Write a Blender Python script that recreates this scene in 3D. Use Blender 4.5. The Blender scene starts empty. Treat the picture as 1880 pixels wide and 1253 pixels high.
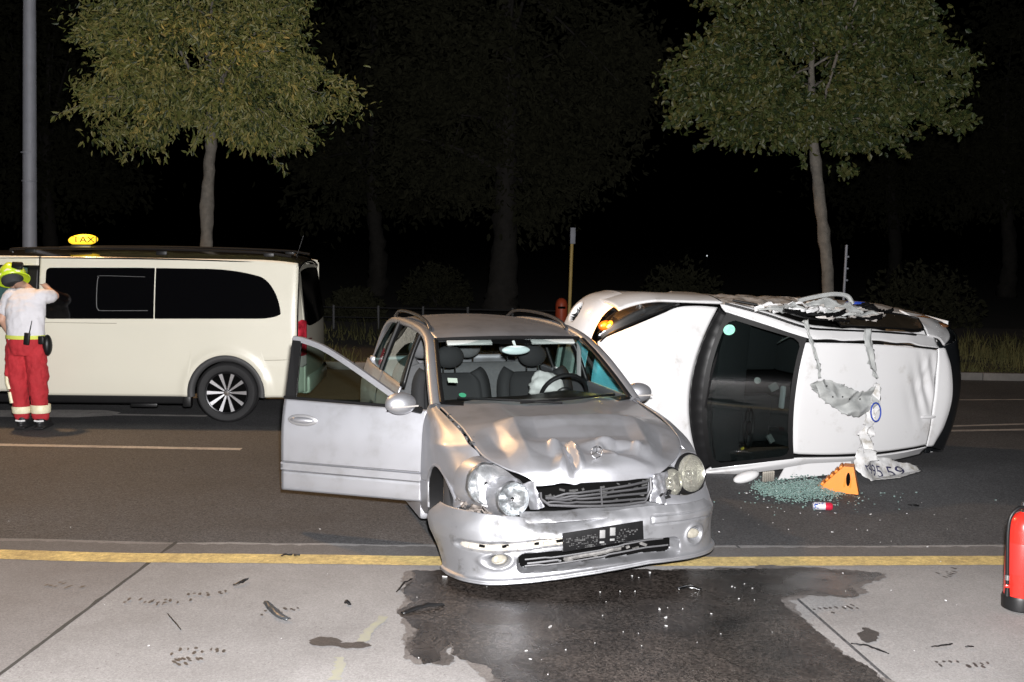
import bpy, bmesh, math, random
import numpy as np
from mathutils import Matrix, Vector, noise as mnoise
R = math.radians
random.seed(7); rng = np.random.default_rng(7)
sc = bpy.context.scene
col = sc.collection
# ------------------------------------------------------------------ camera
F_PX, PITCH, CAM_H, ROLL = 2000.0, .097, 2.17, .017
cam = bpy.data.cameras.new('camera'); cam.sensor_width = 36.0; cam.lens = F_PX/1880*36
cam.clip_start = .05; cam.clip_end = 2000
camo = bpy.data.objects.new('camera', cam); col.objects.link(camo)
camo.matrix_world = Matrix.Translation((0, 0, CAM_H)) @ Matrix.Rotation(math.pi/2-PITCH, 4, 'X') @ Matrix.Rotation(ROLL, 4, 'Z')
sc.camera = camo
# ------------------------------------------------------------------ night sky
SUN_EL, SUN_ROT = R(-6), R(200)
wd = bpy.data.worlds.new('World'); sc.world = wd; wd.use_nodes = True
wn = wd.node_tree; bg = wn.nodes['Background']
sky = wn.nodes.new('ShaderNodeTexSky'); sky.sky_type = 'NISHITA'; sky.sun_disc = False
sky.sun_elevation = SUN_EL; sky.sun_rotation = SUN_ROT
wn.links.new(sky.outputs[0], bg.inputs[0]); bg.inputs[1].default_value = .05
# the photographer's flash: a small hard lamp held a hand above the lens (the light the photograph was taken by)
fl = bpy.data.lights.new('camera_flash', 'POINT'); fl.energy = 8800; fl.shadow_soft_size = .05; fl.color = (1, .98, .98)
flo = bpy.data.objects.new('camera_flash', fl); col.objects.link(flo); flo.location = (.06, .02, CAM_H+.2)
sc.view_settings.view_transform = 'Standard'; sc.view_settings.look = 'None'
sc.view_settings.exposure = 0; sc.view_settings.gamma = 1
sc.cycles.max_bounces = 8; sc.cycles.transparent_max_bounces = 12; sc.cycles.caustics_reflective = False; sc.cycles.caustics_refractive = False
# ------------------------------------------------------------------ helpers
def cam_ray(u, v):
    a0, b0 = u-940, v-626.5
    a = a0*math.cos(ROLL)+b0*math.sin(ROLL); b = -a0*math.sin(ROLL)+b0*math.cos(ROLL)
    x, up = a/F_PX, -b/F_PX; c, s = math.cos(PITCH), math.sin(PITCH)
    return np.array([x, c+up*s, -s+up*c])
def G(u, v, z=0.0):                       # survey of the photograph: the point of the ground seen there
    r = cam_ray(u, v); return np.array([0, 0, CAM_H])+r*((z-CAM_H)/r[2])
def AT(u, v, y):                          # the point seen there at distance y
    r = cam_ray(u, v); return np.array([0, 0, CAM_H])+r*(y/r[1])
MATS = {}
def mat(name, c, rough=.5, metal=0., coat=0., var=0., scale=8., bump=0., bscale=60., c2=None, trans=0., spec=.5, ior=1.45, rvar=0., thr=None):
    if name in MATS: return MATS[name]
    m = bpy.data.materials.new(name); m.use_nodes = True
    n = m.node_tree; p = n.nodes['Principled BSDF']
    p.inputs['Base Color'].default_value = (*c, 1); p.inputs['Roughness'].default_value = rough; p.inputs['Metallic'].default_value = metal
    p.inputs['Coat Weight'].default_value = coat; p.inputs['Coat Roughness'].default_value = .06
    p.inputs['Transmission Weight'].default_value = trans; p.inputs['Specular IOR Level'].default_value = spec; p.inputs['IOR'].default_value = ior
    tc = n.nodes.new('ShaderNodeTexCoord')
    if var or c2 or rvar:
        nz = n.nodes.new('ShaderNodeTexNoise'); nz.inputs['Scale'].default_value = scale; nz.inputs['Detail'].default_value = 6; nz.inputs['Roughness'].default_value = .65
        n.links.new(tc.outputs['Object'], nz.inputs['Vector'])
        rp = n.nodes.new('ShaderNodeValToRGB')
        lo, hi = thr or (.3, .7)
        rp.color_ramp.elements[0].position = lo; rp.color_ramp.elements[1].position = hi
        cc = c2 or tuple(x*(1-var) for x in c)
        rp.color_ramp.elements[0].color = (*cc, 1); rp.color_ramp.elements[1].color = (*c, 1)
        n.links.new(nz.outputs['Fac'], rp.inputs[0]); n.links.new(rp.outputs[0], p.inputs['Base Color'])
        if rvar:
            mr = n.nodes.new('ShaderNodeMapRange'); mr.inputs['To Min'].default_value = max(.02, rough-rvar); mr.inputs['To Max'].default_value = min(1, rough+rvar)
            mr.inputs['From Min'].default_value = .3; mr.inputs['From Max'].default_value = .7
            n.links.new(nz.outputs['Fac'], mr.inputs['Value']); n.links.new(mr.outputs[0], p.inputs['Roughness'])
    if bump:
        nb = n.nodes.new('ShaderNodeTexNoise'); nb.inputs['Scale'].default_value = bscale; nb.inputs['Detail'].default_value = 4
        n.links.new(tc.outputs['Object'], nb.inputs['Vector'])
        bp = n.nodes.new('ShaderNodeBump'); bp.inputs['Strength'].default_value = bump; bp.inputs['Distance'].default_value = .01
        n.links.new(nb.outputs['Fac'], bp.inputs['Height']); n.links.new(bp.outputs[0], p.inputs['Normal'])
    MATS[name] = m; return m
def glass(name, tint=(.75, .85, .82), gloss=.06, rough=.02):
    if name in MATS: return MATS[name]
    m = bpy.data.materials.new(name); m.use_nodes = True; n = m.node_tree; n.nodes.clear()
    o = n.nodes.new('ShaderNodeOutputMaterial'); mx = n.nodes.new('ShaderNodeMixShader'); t = n.nodes.new('ShaderNodeBsdfTransparent'); g = n.nodes.new('ShaderNodeBsdfGlossy')
    lw = n.nodes.new('ShaderNodeLayerWeight'); lw.inputs[0].default_value = .5; fr = n.nodes.new('ShaderNodeMath'); fr.operation = 'POWER'; fr.inputs[1].default_value = 4.5; n.links.new(lw.outputs['Facing'], fr.inputs[0])
    t.inputs[0].default_value = (*tint, 1); g.inputs['Roughness'].default_value = rough
    ad = n.nodes.new('ShaderNodeMath'); ad.operation = 'MAXIMUM'; ad.inputs[1].default_value = gloss
    n.links.new(fr.outputs[0], ad.inputs[0]); n.links.new(ad.outputs[0], mx.inputs[0]); n.links.new(t.outputs[0], mx.inputs[1]); n.links.new(g.outputs[0], mx.inputs[2]); n.links.new(mx.outputs[0], o.inputs[0])
    MATS[name] = m; return m
def emis(name, c, s):
    if name in MATS: return MATS[name]
    m = bpy.data.materials.new(name); m.use_nodes = True; p = m.node_tree.nodes['Principled BSDF']
    p.inputs['Base Color'].default_value = (*c, 1); p.inputs['Emission Color'].default_value = (*c, 1); p.inputs['Emission Strength'].default_value = s
    MATS[name] = m; return m
def mesh_obj(name, V, Fs, m, parent=None, smooth=True, angle=None, mi=None, solid=0, off=-1):
    me = bpy.data.meshes.new(name); me.from_pydata([tuple(map(float, v)) for v in V], [], [tuple(map(int, f)) for f in Fs])
    for mm in (m if isinstance(m, (list, tuple)) else [m]): me.materials.append(mm)
    if mi is not None: me.polygons.foreach_set('material_index', np.asarray(mi, dtype=np.int32))
    me.polygons.foreach_set('use_smooth', [smooth]*len(me.polygons))
    if smooth and angle: me.set_sharp_from_angle(angle=R(angle))
    me.update()
    o = bpy.data.objects.new(name, me); col.objects.link(o)
    if parent is not None: o.parent = parent
    if solid:
        sm = o.modifiers.new('thick', 'SOLIDIFY'); sm.thickness = solid; sm.offset = off
    return o
def tag(o, label=None, cat=None, group=None, kind=None):
    if label: o['label'] = label
    if cat: o['category'] = cat
    if group: o['group'] = group
    if kind: o['kind'] = kind
    return o
def empty(name, loc=(0, 0, 0), rz=0, label=None, cat=None, group=None):
    o = bpy.data.objects.new(name, None); col.objects.link(o); o.location = tuple(map(float, loc)); o.rotation_euler = (0, 0, rz); o.empty_display_size = .2
    return tag(o, label, cat, group)
def crm(n_ctrl, n):                       # Catmull-Rom resampling matrix
    M = np.zeros((n, n_ctrl)); ts = np.linspace(0, n_ctrl-1, n)
    for i, t in enumerate(ts):
        k = min(int(t), n_ctrl-2); f = t-k
        w = (-.5*f+f*f-.5*f**3, 1-2.5*f*f+1.5*f**3, .5*f+2*f*f-1.5*f**3, -.5*f*f+.5*f**3)
        for j, ww in zip((k-1, k, k+1, k+2), w):
            if j < 0: M[i, 0] += 2*ww; M[i, 1] -= ww
            elif j >= n_ctrl: M[i, n_ctrl-1] += 2*ww; M[i, n_ctrl-2] -= ww
            else: M[i, j] += ww
    return M
def cr(P, n): P = np.asarray(P, float); return crm(len(P), n) @ P
def net(N, nu, nv):
    N = np.asarray(N, float); A = crm(N.shape[0], nu); B = crm(N.shape[1], nv)
    return np.einsum('ia,abk,jb->ijk', A, N, B)
def gfaces(nu, nv, closed_v=False, flip=False):
    i, j = np.meshgrid(np.arange(nu-1), np.arange(nv if closed_v else nv-1), indexing='ij')
    a = i*nv+j; b = i*nv+(j+1) % nv; c = (i+1)*nv+(j+1) % nv; d = (i+1)*nv+j
    f = np.stack([a, b, c, d] if not flip else [a, d, c, b], -1).reshape(-1, 4)
    return f
CENTRE = {}                               # inside point of each body, so that panel normals face outwards
def gmesh(name, Gd, m, parent=None, flip=False, closed_v=False, solid=0, angle=None, keep=None, mi=None, off=-1):
    nu, nv = Gd.shape[:2]; f = gfaces(nu, nv, closed_v, flip); q = parent; c = None
    while q is not None and c is None: c = CENTRE.get(q.name); q = q.parent
    if c is not None:
        V = Gd.reshape(-1, 3); e1 = V[f[:, 1]]-V[f[:, 0]]; e2 = V[f[:, 3]]-V[f[:, 0]]; nn = np.cross(e1, e2); ce = V[f].mean(1)-np.array(c)
        if (nn*ce).sum() < 0: f = f[:, ::-1]
    if keep is not None: k = np.asarray(keep).reshape(-1); f = f[k]; mi = None if mi is None else np.asarray(mi).reshape(-1)[k]
    elif mi is not None: mi = np.asarray(mi).reshape(-1)
    return mesh_obj(name, Gd.reshape(-1, 3), f, m, parent, True, angle, mi, solid, off)
def mirror(Gd): Q = Gd.copy(); Q[..., 1] *= -1; return Q
class MB:                                 # collects simple shapes into one mesh
    def __init__(s): s.v = []; s.f = []
    def add(s, V, Fs):
        b = len(s.v); s.v += [tuple(map(float, v)) for v in V]; s.f += [tuple(int(i)+b for i in f) for f in Fs]; return s
    def box(s, c, d, rot=None, bev=0):
        x, y, z = [k/2 for k in d]; b = min(bev, x*.9, y*.9, z*.9)
        if b <= 0:
            V = [(i*x, j*y, k*z) for k in (-1, 1) for j in (-1, 1) for i in (-1, 1)]
            Fs = [(0, 2, 3, 1), (4, 5, 7, 6), (0, 1, 5, 4), (2, 6, 7, 3), (0, 4, 6, 2), (1, 3, 7, 5)]
        else:
            bm = bmesh.new(); bmesh.ops.create_cube(bm, size=1)
            for v in bm.verts: v.co = (v.co.x*2*x, v.co.y*2*y, v.co.z*2*z)
            bmesh.ops.bevel(bm, geom=list(bm.edges), offset=b, segments=2, affect='EDGES', profile=.5)
            bm.verts.index_update(); V = [tuple(v.co) for v in bm.verts]; Fs = [[v.index for v in f.verts] for f in bm.faces]; bm.free()
        M = rot or Matrix.Identity(3)
        return s.add([Vector(c)+M @ Vector(v) for v in V], Fs)
    def tube(s, P, r, n=8, cap=True):
        P = [Vector(p) for p in P]; rs = r if hasattr(r, '__len__') else [r]*len(P); rings = []
        t0 = (P[1]-P[0]).normalized(); up = Vector((0, 0, 1)) if abs(t0.z) < .9 else Vector((1, 0, 0)); a = t0.cross(up).normalized()
        for i, p in enumerate(P):
            t = (P[min(i+1, len(P)-1)]-P[max(i-1, 0)]).normalized(); a = (a-t*a.dot(t)).normalized(); b = t.cross(a)
            rings.append([p+(a*math.cos(2*math.pi*k/n)+b*math.sin(2*math.pi*k/n))*rs[i] for k in range(n)])
        V = [v for q in rings for v in q]; Fs = [tuple(f) for f in gfaces(len(P), n, True)]
        if cap: Fs += [tuple(range(n))[::-1], tuple(range((len(P)-1)*n, len(P)*n))]
        return s.add(V, Fs)
    def lathe(s, prof, n=24, c=(0, 0, 0), rot=None):   # prof: (r, h) about local z
        M = rot or Matrix.Identity(3)
        V = [Vector(c)+M @ Vector((r*math.cos(2*math.pi*k/n), r*math.sin(2*math.pi*k/n), h)) for r, h in prof for k in range(n)]
        return s.add(V, [tuple(f) for f in gfaces(len(prof), n, True)])
    def sphere(s, c, r, nu=10, nv=14, rot=None):
        rr = r if hasattr(r, '__len__') else (r, r, r); M = rot or Matrix.Identity(3)
        V = [Vector(c)+M @ Vector((rr[0]*math.sin(math.pi*i/nu)*math.cos(2*math.pi*j/nv), rr[1]*math.sin(math.pi*i/nu)*math.sin(2*math.pi*j/nv), rr[2]*math.cos(math.pi*i/nu))) for i in range(nu+1) for j in range(nv)]
        return s.add(V, [tuple(f) for f in gfaces(nu+1, nv, True, True)])
    def prism(s, poly, h, M=None, z0=0):              # poly in xy extruded along z, through 4x4 M
        M = M or Matrix.Identity(4); n = len(poly)
        V = [M @ Vector((x, y, z)) for z in (z0, z0+h) for x, y in poly]
        return s.add(V, [tuple(range(n))[::-1], tuple(range(n, 2*n))]+[(i, (i+1) % n, n+(i+1) % n, n+i) for i in range(n)])
    def build(s, name, m, parent=None, smooth=True, angle=40): return mesh_obj(name, s.v, s.f, m, parent, smooth, angle)
def rot(ax, a): return Matrix.Rotation(a, 3, ax)
def smooth01(x): x = np.clip(x, 0, 1); return x*x*(3-2*x)
def fbm(P, s, seed=0, oct=3):             # noise on an array of points
    P = np.asarray(P, float); sh = P.shape[:-1]; Q = P.reshape(-1, 3); out = np.zeros(len(Q))
    for i, q in enumerate(Q): out[i] = mnoise.fractal(Vector((q[0]*s+seed*7.1, q[1]*s+seed*3.3, q[2]*s)), 1., 2., oct)
    return out.reshape(sh)
def text_mesh(body, size, extr=.001):
    cu = bpy.data.curves.new('t', 'FONT'); cu.body = body; cu.size = size; cu.extrude = extr; cu.align_x = 'CENTER'; cu.align_y = 'CENTER'
    o = bpy.data.objects.new('t', cu); col.objects.link(o); dg = bpy.context.evaluated_depsgraph_get()
    me = bpy.data.meshes.new_from_object(o.evaluated_get(dg)); V = [tuple(v.co) for v in me.vertices]; Fs = [tuple(p.vertices) for p in me.polygons]
    bpy.data.objects.remove(o); bpy.data.curves.remove(cu); bpy.data.meshes.remove(me); return np.array(V), Fs
# ------------------------------------------------------------------ shared materials
M_rubber = mat('tyre_rubber', (.014, .014, .015), .75, bump=.2, bscale=90, var=.3)
M_blackpl = mat('black_plastic', (.0075, .0075, .008), .42, var=.2, spec=.35)
M_dark = mat('dark_cavity', (.003, .003, .003), .95, spec=.02)
M_chrome = mat('chrome', (.75, .76, .78), .12, 1.)
M_whitepl = mat('white_plastic', (.72, .72, .72), .4)
# ================================================================== ground, road, markings
from mathutils.geometry import delaunay_2d_cdt
def ground_mat(name, base, dark, scale, speck=0., bump=.4, rough=.85, patch=.35, speck_s=160, big=.8):
    m = bpy.data.materials.new(name); m.use_nodes = True; n = m.node_tree; p = n.nodes['Principled BSDF']; L = n.links.new
    tc = n.nodes.new('ShaderNodeTexCoord')
    def noise(s, d=6, r=.6):
        z = n.nodes.new('ShaderNodeTexNoise'); z.inputs['Scale'].default_value = s; z.inputs['Detail'].default_value = d; z.inputs['Roughness'].default_value = r; L(tc.outputs['Object'], z.inputs['Vector']); return z
    def ramp(src, a, b, ca, cb):
        r = n.nodes.new('ShaderNodeValToRGB'); e = r.color_ramp.elements; e[0].position = a; e[1].position = b; e[0].color = (*ca, 1); e[1].color = (*cb, 1); L(src, r.inputs[0]); return r
    def mix(a, b, fac, mode='MULTIPLY'):
        x = n.nodes.new('ShaderNodeMix'); x.data_type = 'RGBA'; x.blend_type = mode; x.inputs[0].default_value = fac; L(a, x.inputs[6]); L(b, x.inputs[7]); return x.outputs[2]
    c = ramp(noise(big, 8, .7).outputs['Fac'], .3, .7, dark, base).outputs[0]
    c = mix(c, ramp(noise(scale, 3, .8).outputs['Fac'], .25, .75, (1-patch,)*3, (1+patch*.6,)*3).outputs[0], 1)
    vz = n.nodes.new('ShaderNodeTexVoronoi'); vz.inputs['Scale'].default_value = speck_s; L(tc.outputs['Object'], vz.inputs['Vector'])
    sp = n.nodes.new('ShaderNodeSeparateColor'); L(vz.outputs['Color'], sp.inputs[0])
    c = mix(c, ramp(sp.outputs[0], .0, 1., (1-speck,)*3, (1+speck*.8,)*3).outputs[0], 1)
    # pits: sparse dark dots, thicker in some patches
    v2 = n.nodes.new('ShaderNodeTexVoronoi'); v2.inputs['Scale'].default_value = speck_s*.22; L(tc.outputs['Object'], v2.inputs['Vector'])
    s2 = n.nodes.new('ShaderNodeSeparateColor'); L(v2.outputs['Color'], s2.inputs[0])
    dd = n.nodes.new('ShaderNodeMath'); dd.operation = 'MULTIPLY'; L(s2.outputs[1], dd.inputs[0]); L(noise(.7, 3).outputs['Fac'], dd.inputs[1])
    lt = n.nodes.new('ShaderNodeMath'); lt.operation = 'LESS_THAN'; L(v2.outputs['Distance'], lt.inputs[0]); ml = n.nodes.new('ShaderNodeMath'); ml.operation = 'MULTIPLY_ADD'; L(dd.outputs[0], ml.inputs[0]); ml.inputs[1].default_value = .55; ml.inputs[2].default_value = -.14; L(ml.outputs[0], lt.inputs[1])
    c = mix(c, ramp(lt.outputs[0], .4, .6, (1, 1, 1), (.55, .52, .5)).outputs[0], 1)
    L(c, p.inputs['Base Color'])
    rr = n.nodes.new('ShaderNodeMapRange'); rr.inputs['To Min'].default_value = rough-.12; rr.inputs['To Max'].default_value = min(1, rough+.1); L(noise(big*2).outputs['Fac'], rr.inputs['Value']); L(rr.outputs[0], p.inputs['Roughness'])
    bp = n.nodes.new('ShaderNodeBump'); bp.inputs['Strength'].default_value = bump; bp.inputs['Distance'].default_value = .006
    L(noise(scale*1.6, 6, .8).outputs['Fac'], bp.inputs['Height']); L(bp.outputs[0], p.inputs['Normal'])
    return m
M_asph = ground_mat('asphalt', (.086, .086, .090), (.043, .043, .046), 45, .6, .7, .8, .5, 110, .45)
M_conc = ground_mat('worn_concrete', (.262, .256, .254), (.17, .165, .164), 60, .18, .3, .85, .2, 160)
M_conc2 = ground_mat('worn_concrete_darker', (.205, .196, .192), (.135, .127, .125), 60, .2, .3, .85, .22, 160)
M_edge = ground_mat('concrete_edge', (.135, .128, .125), (.08, .075, .074), 50, .2, .3, .85, .3, 200)
M_yel = ground_mat('yellow_paint', (.64, .49, .19), (.36, .27, .12), 25, .15, .2, .7, .5, 120, 3.)
M_whitel = ground_mat('white_paint', (.50, .48, .46), (.25, .235, .225), 30, .2, .2, .7, .4, 150, 3.)
M_soil = ground_mat('soil', (.05, .042, .03), (.03, .026, .02), 30, .3, .8, .95)
M_joint = mat('joint_filler', (.05, .047, .042), .9, var=.4, scale=20)
def sheet(name, poly, z, m, kind='structure'):
    P = [(p[0], p[1], z) for p in poly]; o = mesh_obj(name, P, [tuple(range(len(P)))], m, smooth=False)
    if o.data.polygons[0].normal.z < 0: o.data.flip_normals()
    return tag(o, kind=kind)
def strip(name, pts, w, z, m, parent=None, jag=0):
    P = [np.array(p[:2], float) for p in pts]; V = []
    for i, p in enumerate(P):
        t = P[min(i+1, len(P)-1)]-P[max(i-1, 0)]; t = t/np.linalg.norm(t); nn = np.array([-t[1], t[0]]); ww = w[i] if hasattr(w, '__len__') else w
        j1, j2 = (random.uniform(-jag, jag), random.uniform(-jag, jag)) if jag else (0, 0)
        a = p+nn*(ww/2+j1); b = p-nn*(ww/2+j2); V += [(a[0], a[1], z), (b[0], b[1], z)]
    o = mesh_obj(name, V, [(2*i, 2*i+1, 2*i+3, 2*i+2) for i in range(len(P)-1)], m, parent, smooth=False)
    if o.data.polygons[0].normal.z < 0: o.data.flip_normals()
    return o
def dense(pts, n):                          # straight resampling of a polyline
    P = np.array([p[:2] for p in pts], float); d = np.r_[0, np.cumsum(np.linalg.norm(np.diff(P, axis=0), axis=1))]; t = np.linspace(0, d[-1], n)
    return np.stack([np.interp(t, d, P[:, k]) for k in (0, 1)], 1)
ground = sheet('ground', [(-400, -60), (400, -60), (400, 600), (-400, 600)], -.012, M_soil)
road = sheet('road', [(-120, -20), (120, -20), (120, 17.2), (-120, 17.2)], -.004, M_asph)
# concrete bay in front: slabs split by the diagonal joints
yl = [G(-260, 1016), G(0, 1020), G(215, 1026), G(500, 1028), G(790, 1032), G(1340, 1033), G(1830, 1031), G(2100, 1030)]
yl = [yl[0]+(yl[0]-yl[1])*12]+yl+[yl[-1]+(yl[-1]-yl[-2])*12]
ye = [p+np.array([0, .38, 0]) for p in yl]
j1a, j1b, j2a, j2b = G(215, 1026)+[0, .5, 0]+[.28, 0, 0], G(-30, 1262), G(1360, 1010), G(1690, 1300)
def along(a, b, y): t = (y-a[1])/(b[1]-a[1]); return a+(b-a)*t
yb = .2
def edge(i0, x): return np.interp(x, [p[0] for p in ye], [p[1] for p in ye])
def slab(name, x0a, x0b, x1a, x1b, m):     # (far-left, near-left, far-right, near-right) corners
    n = 30; fx = np.linspace(x0a, x1a, n); far = [(x, edge(0, x)+.012*math.sin(x*9)) for x in fx]
    return sheet(name, far+[(x1b, yb), (x0b, yb)], .004, m)
J1 = lambda y: along(j1a, j1b, y)[0]; J2 = lambda y: along(j2a, j2b, y)[0]
e1, e2 = edge(0, j1a[0]), edge(0, j2a[0])
bay = slab('concrete_slab', -30, -30, J1(e1)-.012, J1(yb)-.012, M_conc2)
slab('concrete_slab', J1(e1)+.012, J1(yb)+.012, J2(e2)-.01, J2(yb)-.01, M_conc)
slab('concrete_slab', J2(e2)+.01, J2(yb)+.01, 30, 30, M_conc)
for jf in (J1,):
    y_ = np.linspace(yb, edge(0, jf(6)), 60); o = strip('slab_joint', [(jf(t), t) for t in y_], [.014+.014*abs(math.sin(k*1.7)) for k in range(60)], .006, M_joint, jag=.006); tag(o, kind='structure')
lp = dense(yl, 520)
o = strip('yellow_line', lp, .205, .008, M_yel, jag=.003); tag(o, kind='structure')
# dirty rim between the asphalt and the line
o = strip('road_edge', dense([p+np.array([0, .21, 0]) for p in yl], 600), .25, .0055, M_edge, jag=.02); tag(o, kind='structure')
# white markings on the carriageway
def wline(pts, w, n=40): return tag(strip('lane_marking', dense(pts, n), w, .0, M_whitel, jag=.004), kind='structure')
wline([G(-220, 813), G(443, 825)], .11)
wline([G(-200, 761), G(120, 760), G(380, 764)], .10)
wline([G(1700, 792), G(2000, 787)], .10)
wline([G(1700, 784), G(2000, 775)], .08)
wline([G(1700, 735), G(2000, 733)], .07)
ar = [G(0, 754), G(120, 753), G(195, 754), G(222, 758), G(205, 764), G(140, 767), G(0, 766)]
sheet('lane_arrow', ar, .003, M_whitel)
# verge with kerb on the far side
kerb = MB(); kx = np.linspace(-40, 40, 81); M_kerb = mat('kerb_stone', (.16, .15, .14), .85, var=.4, scale=3, bump=.3)
kerb_e = empty('kerb', (0, 17.2, 0)); kerb_e['kind'] = 'structure'
kb = MB().box((0, .07, .05), (.985, .14, .13), bev=.012).build('kerb_stone', M_kerb)
for i in range(26):
    q = kb if i == 0 else kb.copy()
    if i: col.objects.link(q)
    q.parent = kerb_e; q.location = (i-13+random.uniform(-.004, .004), random.uniform(-.006, .006), random.uniform(-.006, .006))
vx, vy = np.meshgrid(np.linspace(-60, 60, 121), np.linspace(17.34, 24, 15), indexing='ij')
vg = np.stack([vx, vy, .06+.05*np.sin(vx*.7)*np.sin(vy*.9)+.02*np.sin(vx*3.1+vy*2)], -1); vg[:, 0, 2] = .06; vg[:, -1, 2] = .0
tag(gmesh('verge', vg, M_soil), kind='structure')
path_s = sheet('pavement', [(-80, 23.5), (80, 23.5), (80, 27.5), (-80, 27.5)], .02, ground_mat('paving', (.10, .09, .085), (.07, .065, .06), 40, .2, .3, .9))
# grass on the verge (two blades per tuft, counted by nobody)
M_grass = mat('dry_grass', (.095, .086, .036), .9, c2=(.035, .038, .016), spec=.1, scale=1.3)
gv, gf = [], []
for k in range(26000):
    x = random.uniform(-9, 14)
    if x < 2.5 and random.random() < .7: continue
    y = 17.36+6*random.random()**1.6; z = .04; h = random.uniform(.08, .30)*(1+.6*math.sin(x*1.9+y)*math.sin(x*.6)); a = random.uniform(0, 6.28); w = random.uniform(.006, .014); lx, ly = random.uniform(-.12, .12), random.uniform(-.12, .12)
    b = len(gv); c, s = math.cos(a)*w, math.sin(a)*w
    gv += [(x-c, y-s, z), (x+c, y+s, z), (x+c*.6+lx*.4, y+s*.6+ly*.4, z+h*.6), (x-c*.6+lx*.4, y-s*.6+ly*.4, z+h*.6), (x+lx, y+ly, z+h)]
    gf += [(b, b+1, b+2, b+3), (b+3, b+2, b+4)]
tag(mesh_obj('verge_grass', gv, gf, M_grass, smooth=False), 'long dry grass along the kerb behind the vehicles', 'grass', kind='stuff')
# ---------------- spilled coolant: thin wet film with ragged rim
def ragged(pts, amp, n, seed, z):
    P = np.array([p[:2] for p in pts]+[pts[0][:2]]); d = np.r_[0, np.cumsum(np.linalg.norm(np.diff(P, axis=0), axis=1))]; t = np.linspace(0, d[-1], n, endpoint=False)
    Q = np.stack([np.interp(t, d, P[:, k]) for k in (0, 1)], 1); out = []
    for q in Q:
        v = mnoise.noise_vector(Vector((q[0]*2.2+seed, q[1]*2.2, 0)))*(1.1 if n > 500 else 0)+mnoise.noise_vector(Vector((q[0]*5+seed, q[1]*5, 0)))*.8+mnoise.noise_vector(Vector((q[0]*16+seed, q[1]*16, 3)))*.4+mnoise.noise_vector(Vector((q[0]*45+seed, q[1]*45, 3)))*.3
        out.append((q[0]+v.x*amp, q[1]+v.y*amp, z))
    return out
def film(name, outline, m, parent=None):
    n = len(outline); z = outline[0][2]; v2, _, Fs, _, _, _ = delaunay_2d_cdt([Vector(v[:2]) for v in outline], [(i, (i+1) % n) for i in range(n)], [list(range(n))], 1, 1e-6); V = [(v.x, v.y, z) for v in v2]
    o = mesh_obj(name, V, Fs, m, parent, smooth=False)
    if sum(p.normal.z for p in o.data.polygons) < 0: o.data.flip_normals()
    return o
M_wet = ground_mat('wet_concrete', (.062, .052, .046), (.010, .009, .009), 50, .75, .35, .2, .5, 90, 1.1)
def wetify(m, lo, hi, sc_=1.8):
    n = m.node_tree; p = n.nodes['Principled BSDF']
    for l in list(n.links):
        if l.to_socket == p.inputs['Roughness']: n.links.remove(l)
    tc = n.nodes.new('ShaderNodeTexCoord'); z = n.nodes.new('ShaderNodeTexNoise'); z.inputs['Scale'].default_value = sc_; z.inputs['Detail'].default_value = 5; n.links.new(tc.outputs['Object'], z.inputs['Vector'])
    r = n.nodes.new('ShaderNodeMapRange'); r.inputs['From Min'].default_value = .38; r.inputs['From Max'].default_value = .62; r.inputs['To Min'].default_value = lo; r.inputs['To Max'].default_value = hi; n.links.new(z.outputs['Fac'], r.inputs['Value']); n.links.new(r.outputs[0], p.inputs['Roughness'])
wetify(M_wet, .06, .42, 2.6)
wp = [(752, 1049), (745, 1090), (762, 1110), (735, 1130), (760, 1160), (745, 1180), (770, 1210), (790, 1226), (822, 1215), (818, 1195), (835, 1180), (850, 1205), (885, 1222), (905, 1250), (930, 1300), (1300, 1330), (1680, 1300), (1600, 1235), (1530, 1190), (1470, 1135), (1440, 1105), (1480, 1092), (1560, 1100), (1585, 1095), (1560, 1078), (1600, 1066), (1610, 1054), (1500, 1047), (1300, 1049), (1000, 1049)]
M_damp0 = ground_mat('soaked_band', (.085, .076, .071), (.05, .045, .043), 60, .4, .3, .45, .3, 130, 2.)
M_damp2 = ground_mat('soaked_rim', (.15, .138, .132), (.09, .083, .08), 60, .25, .3, .6, .3, 160, 2.)
spill_rim = film('spill_soak', ragged([G(*p)+np.array([(p[0]-1180)*.00008, .012, 0]) for p in wp], .075, 900, 4, .0088), M_damp2); tag(spill_rim, 'half dried greyish rim around the dark wet stain', 'spill')
spill_mid = film('spill_soak', ragged([G(*p)*np.array([1., 1., 1.])+np.array([(1180-p[0])*.00006, .004, 0]) for p in wp], .06, 1000, 2, .0096), M_damp0); tag(spill_mid, 'damp band between the dark wet stain and its dried rim', 'spill')
spill = film('coolant_spill', ragged([G(*p) for p in wp], .05, 1100, 1, .0105), M_wet)
tag(spill, 'large dark wet coolant stain spreading under the silver car onto concrete', 'spill')
M_damp = ground_mat('damp_concrete', (.062, .054, .05), (.04, .036, .034), 60, .3, .3, .5, .3, 160, 2.)
fp = [((600, 1180), 26, 10, 'long damp smear left of the wet stain'), ((650, 1190), 30, 5, 'thin damp smear touching the long smear'), ((115, 1078), 16, 13, 'damp print on the leftmost slab below the yellow line'), ((320, 1108), 22, 10, 'damp print group right of the diagonal joint'), ((520, 1125), 28, 9, 'damp print beside the long plastic fragment'), ((1590, 1172), 22, 15, 'solid damp blot right of the wet stain'), ((1535, 1122), 24, 18, 'damp print between the wet stain and the blot'), ((1770, 1225), 22, 14, 'damp print nearest the bottom right corner'), ((1740, 1056), 34, 7, 'damp streak below the yellow line near the extinguisher'), ((365, 1200), 24, 7, 'damp print low on the middle slab'), ((345, 1217), 9, 4, 'small damp spot low on the middle slab'), ((262, 1108), 16, 8, 'faint damp dots right of the diagonal joint'), ((375, 1096), 16, 5, 'faint damp dots under the small black fragment')]
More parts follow.
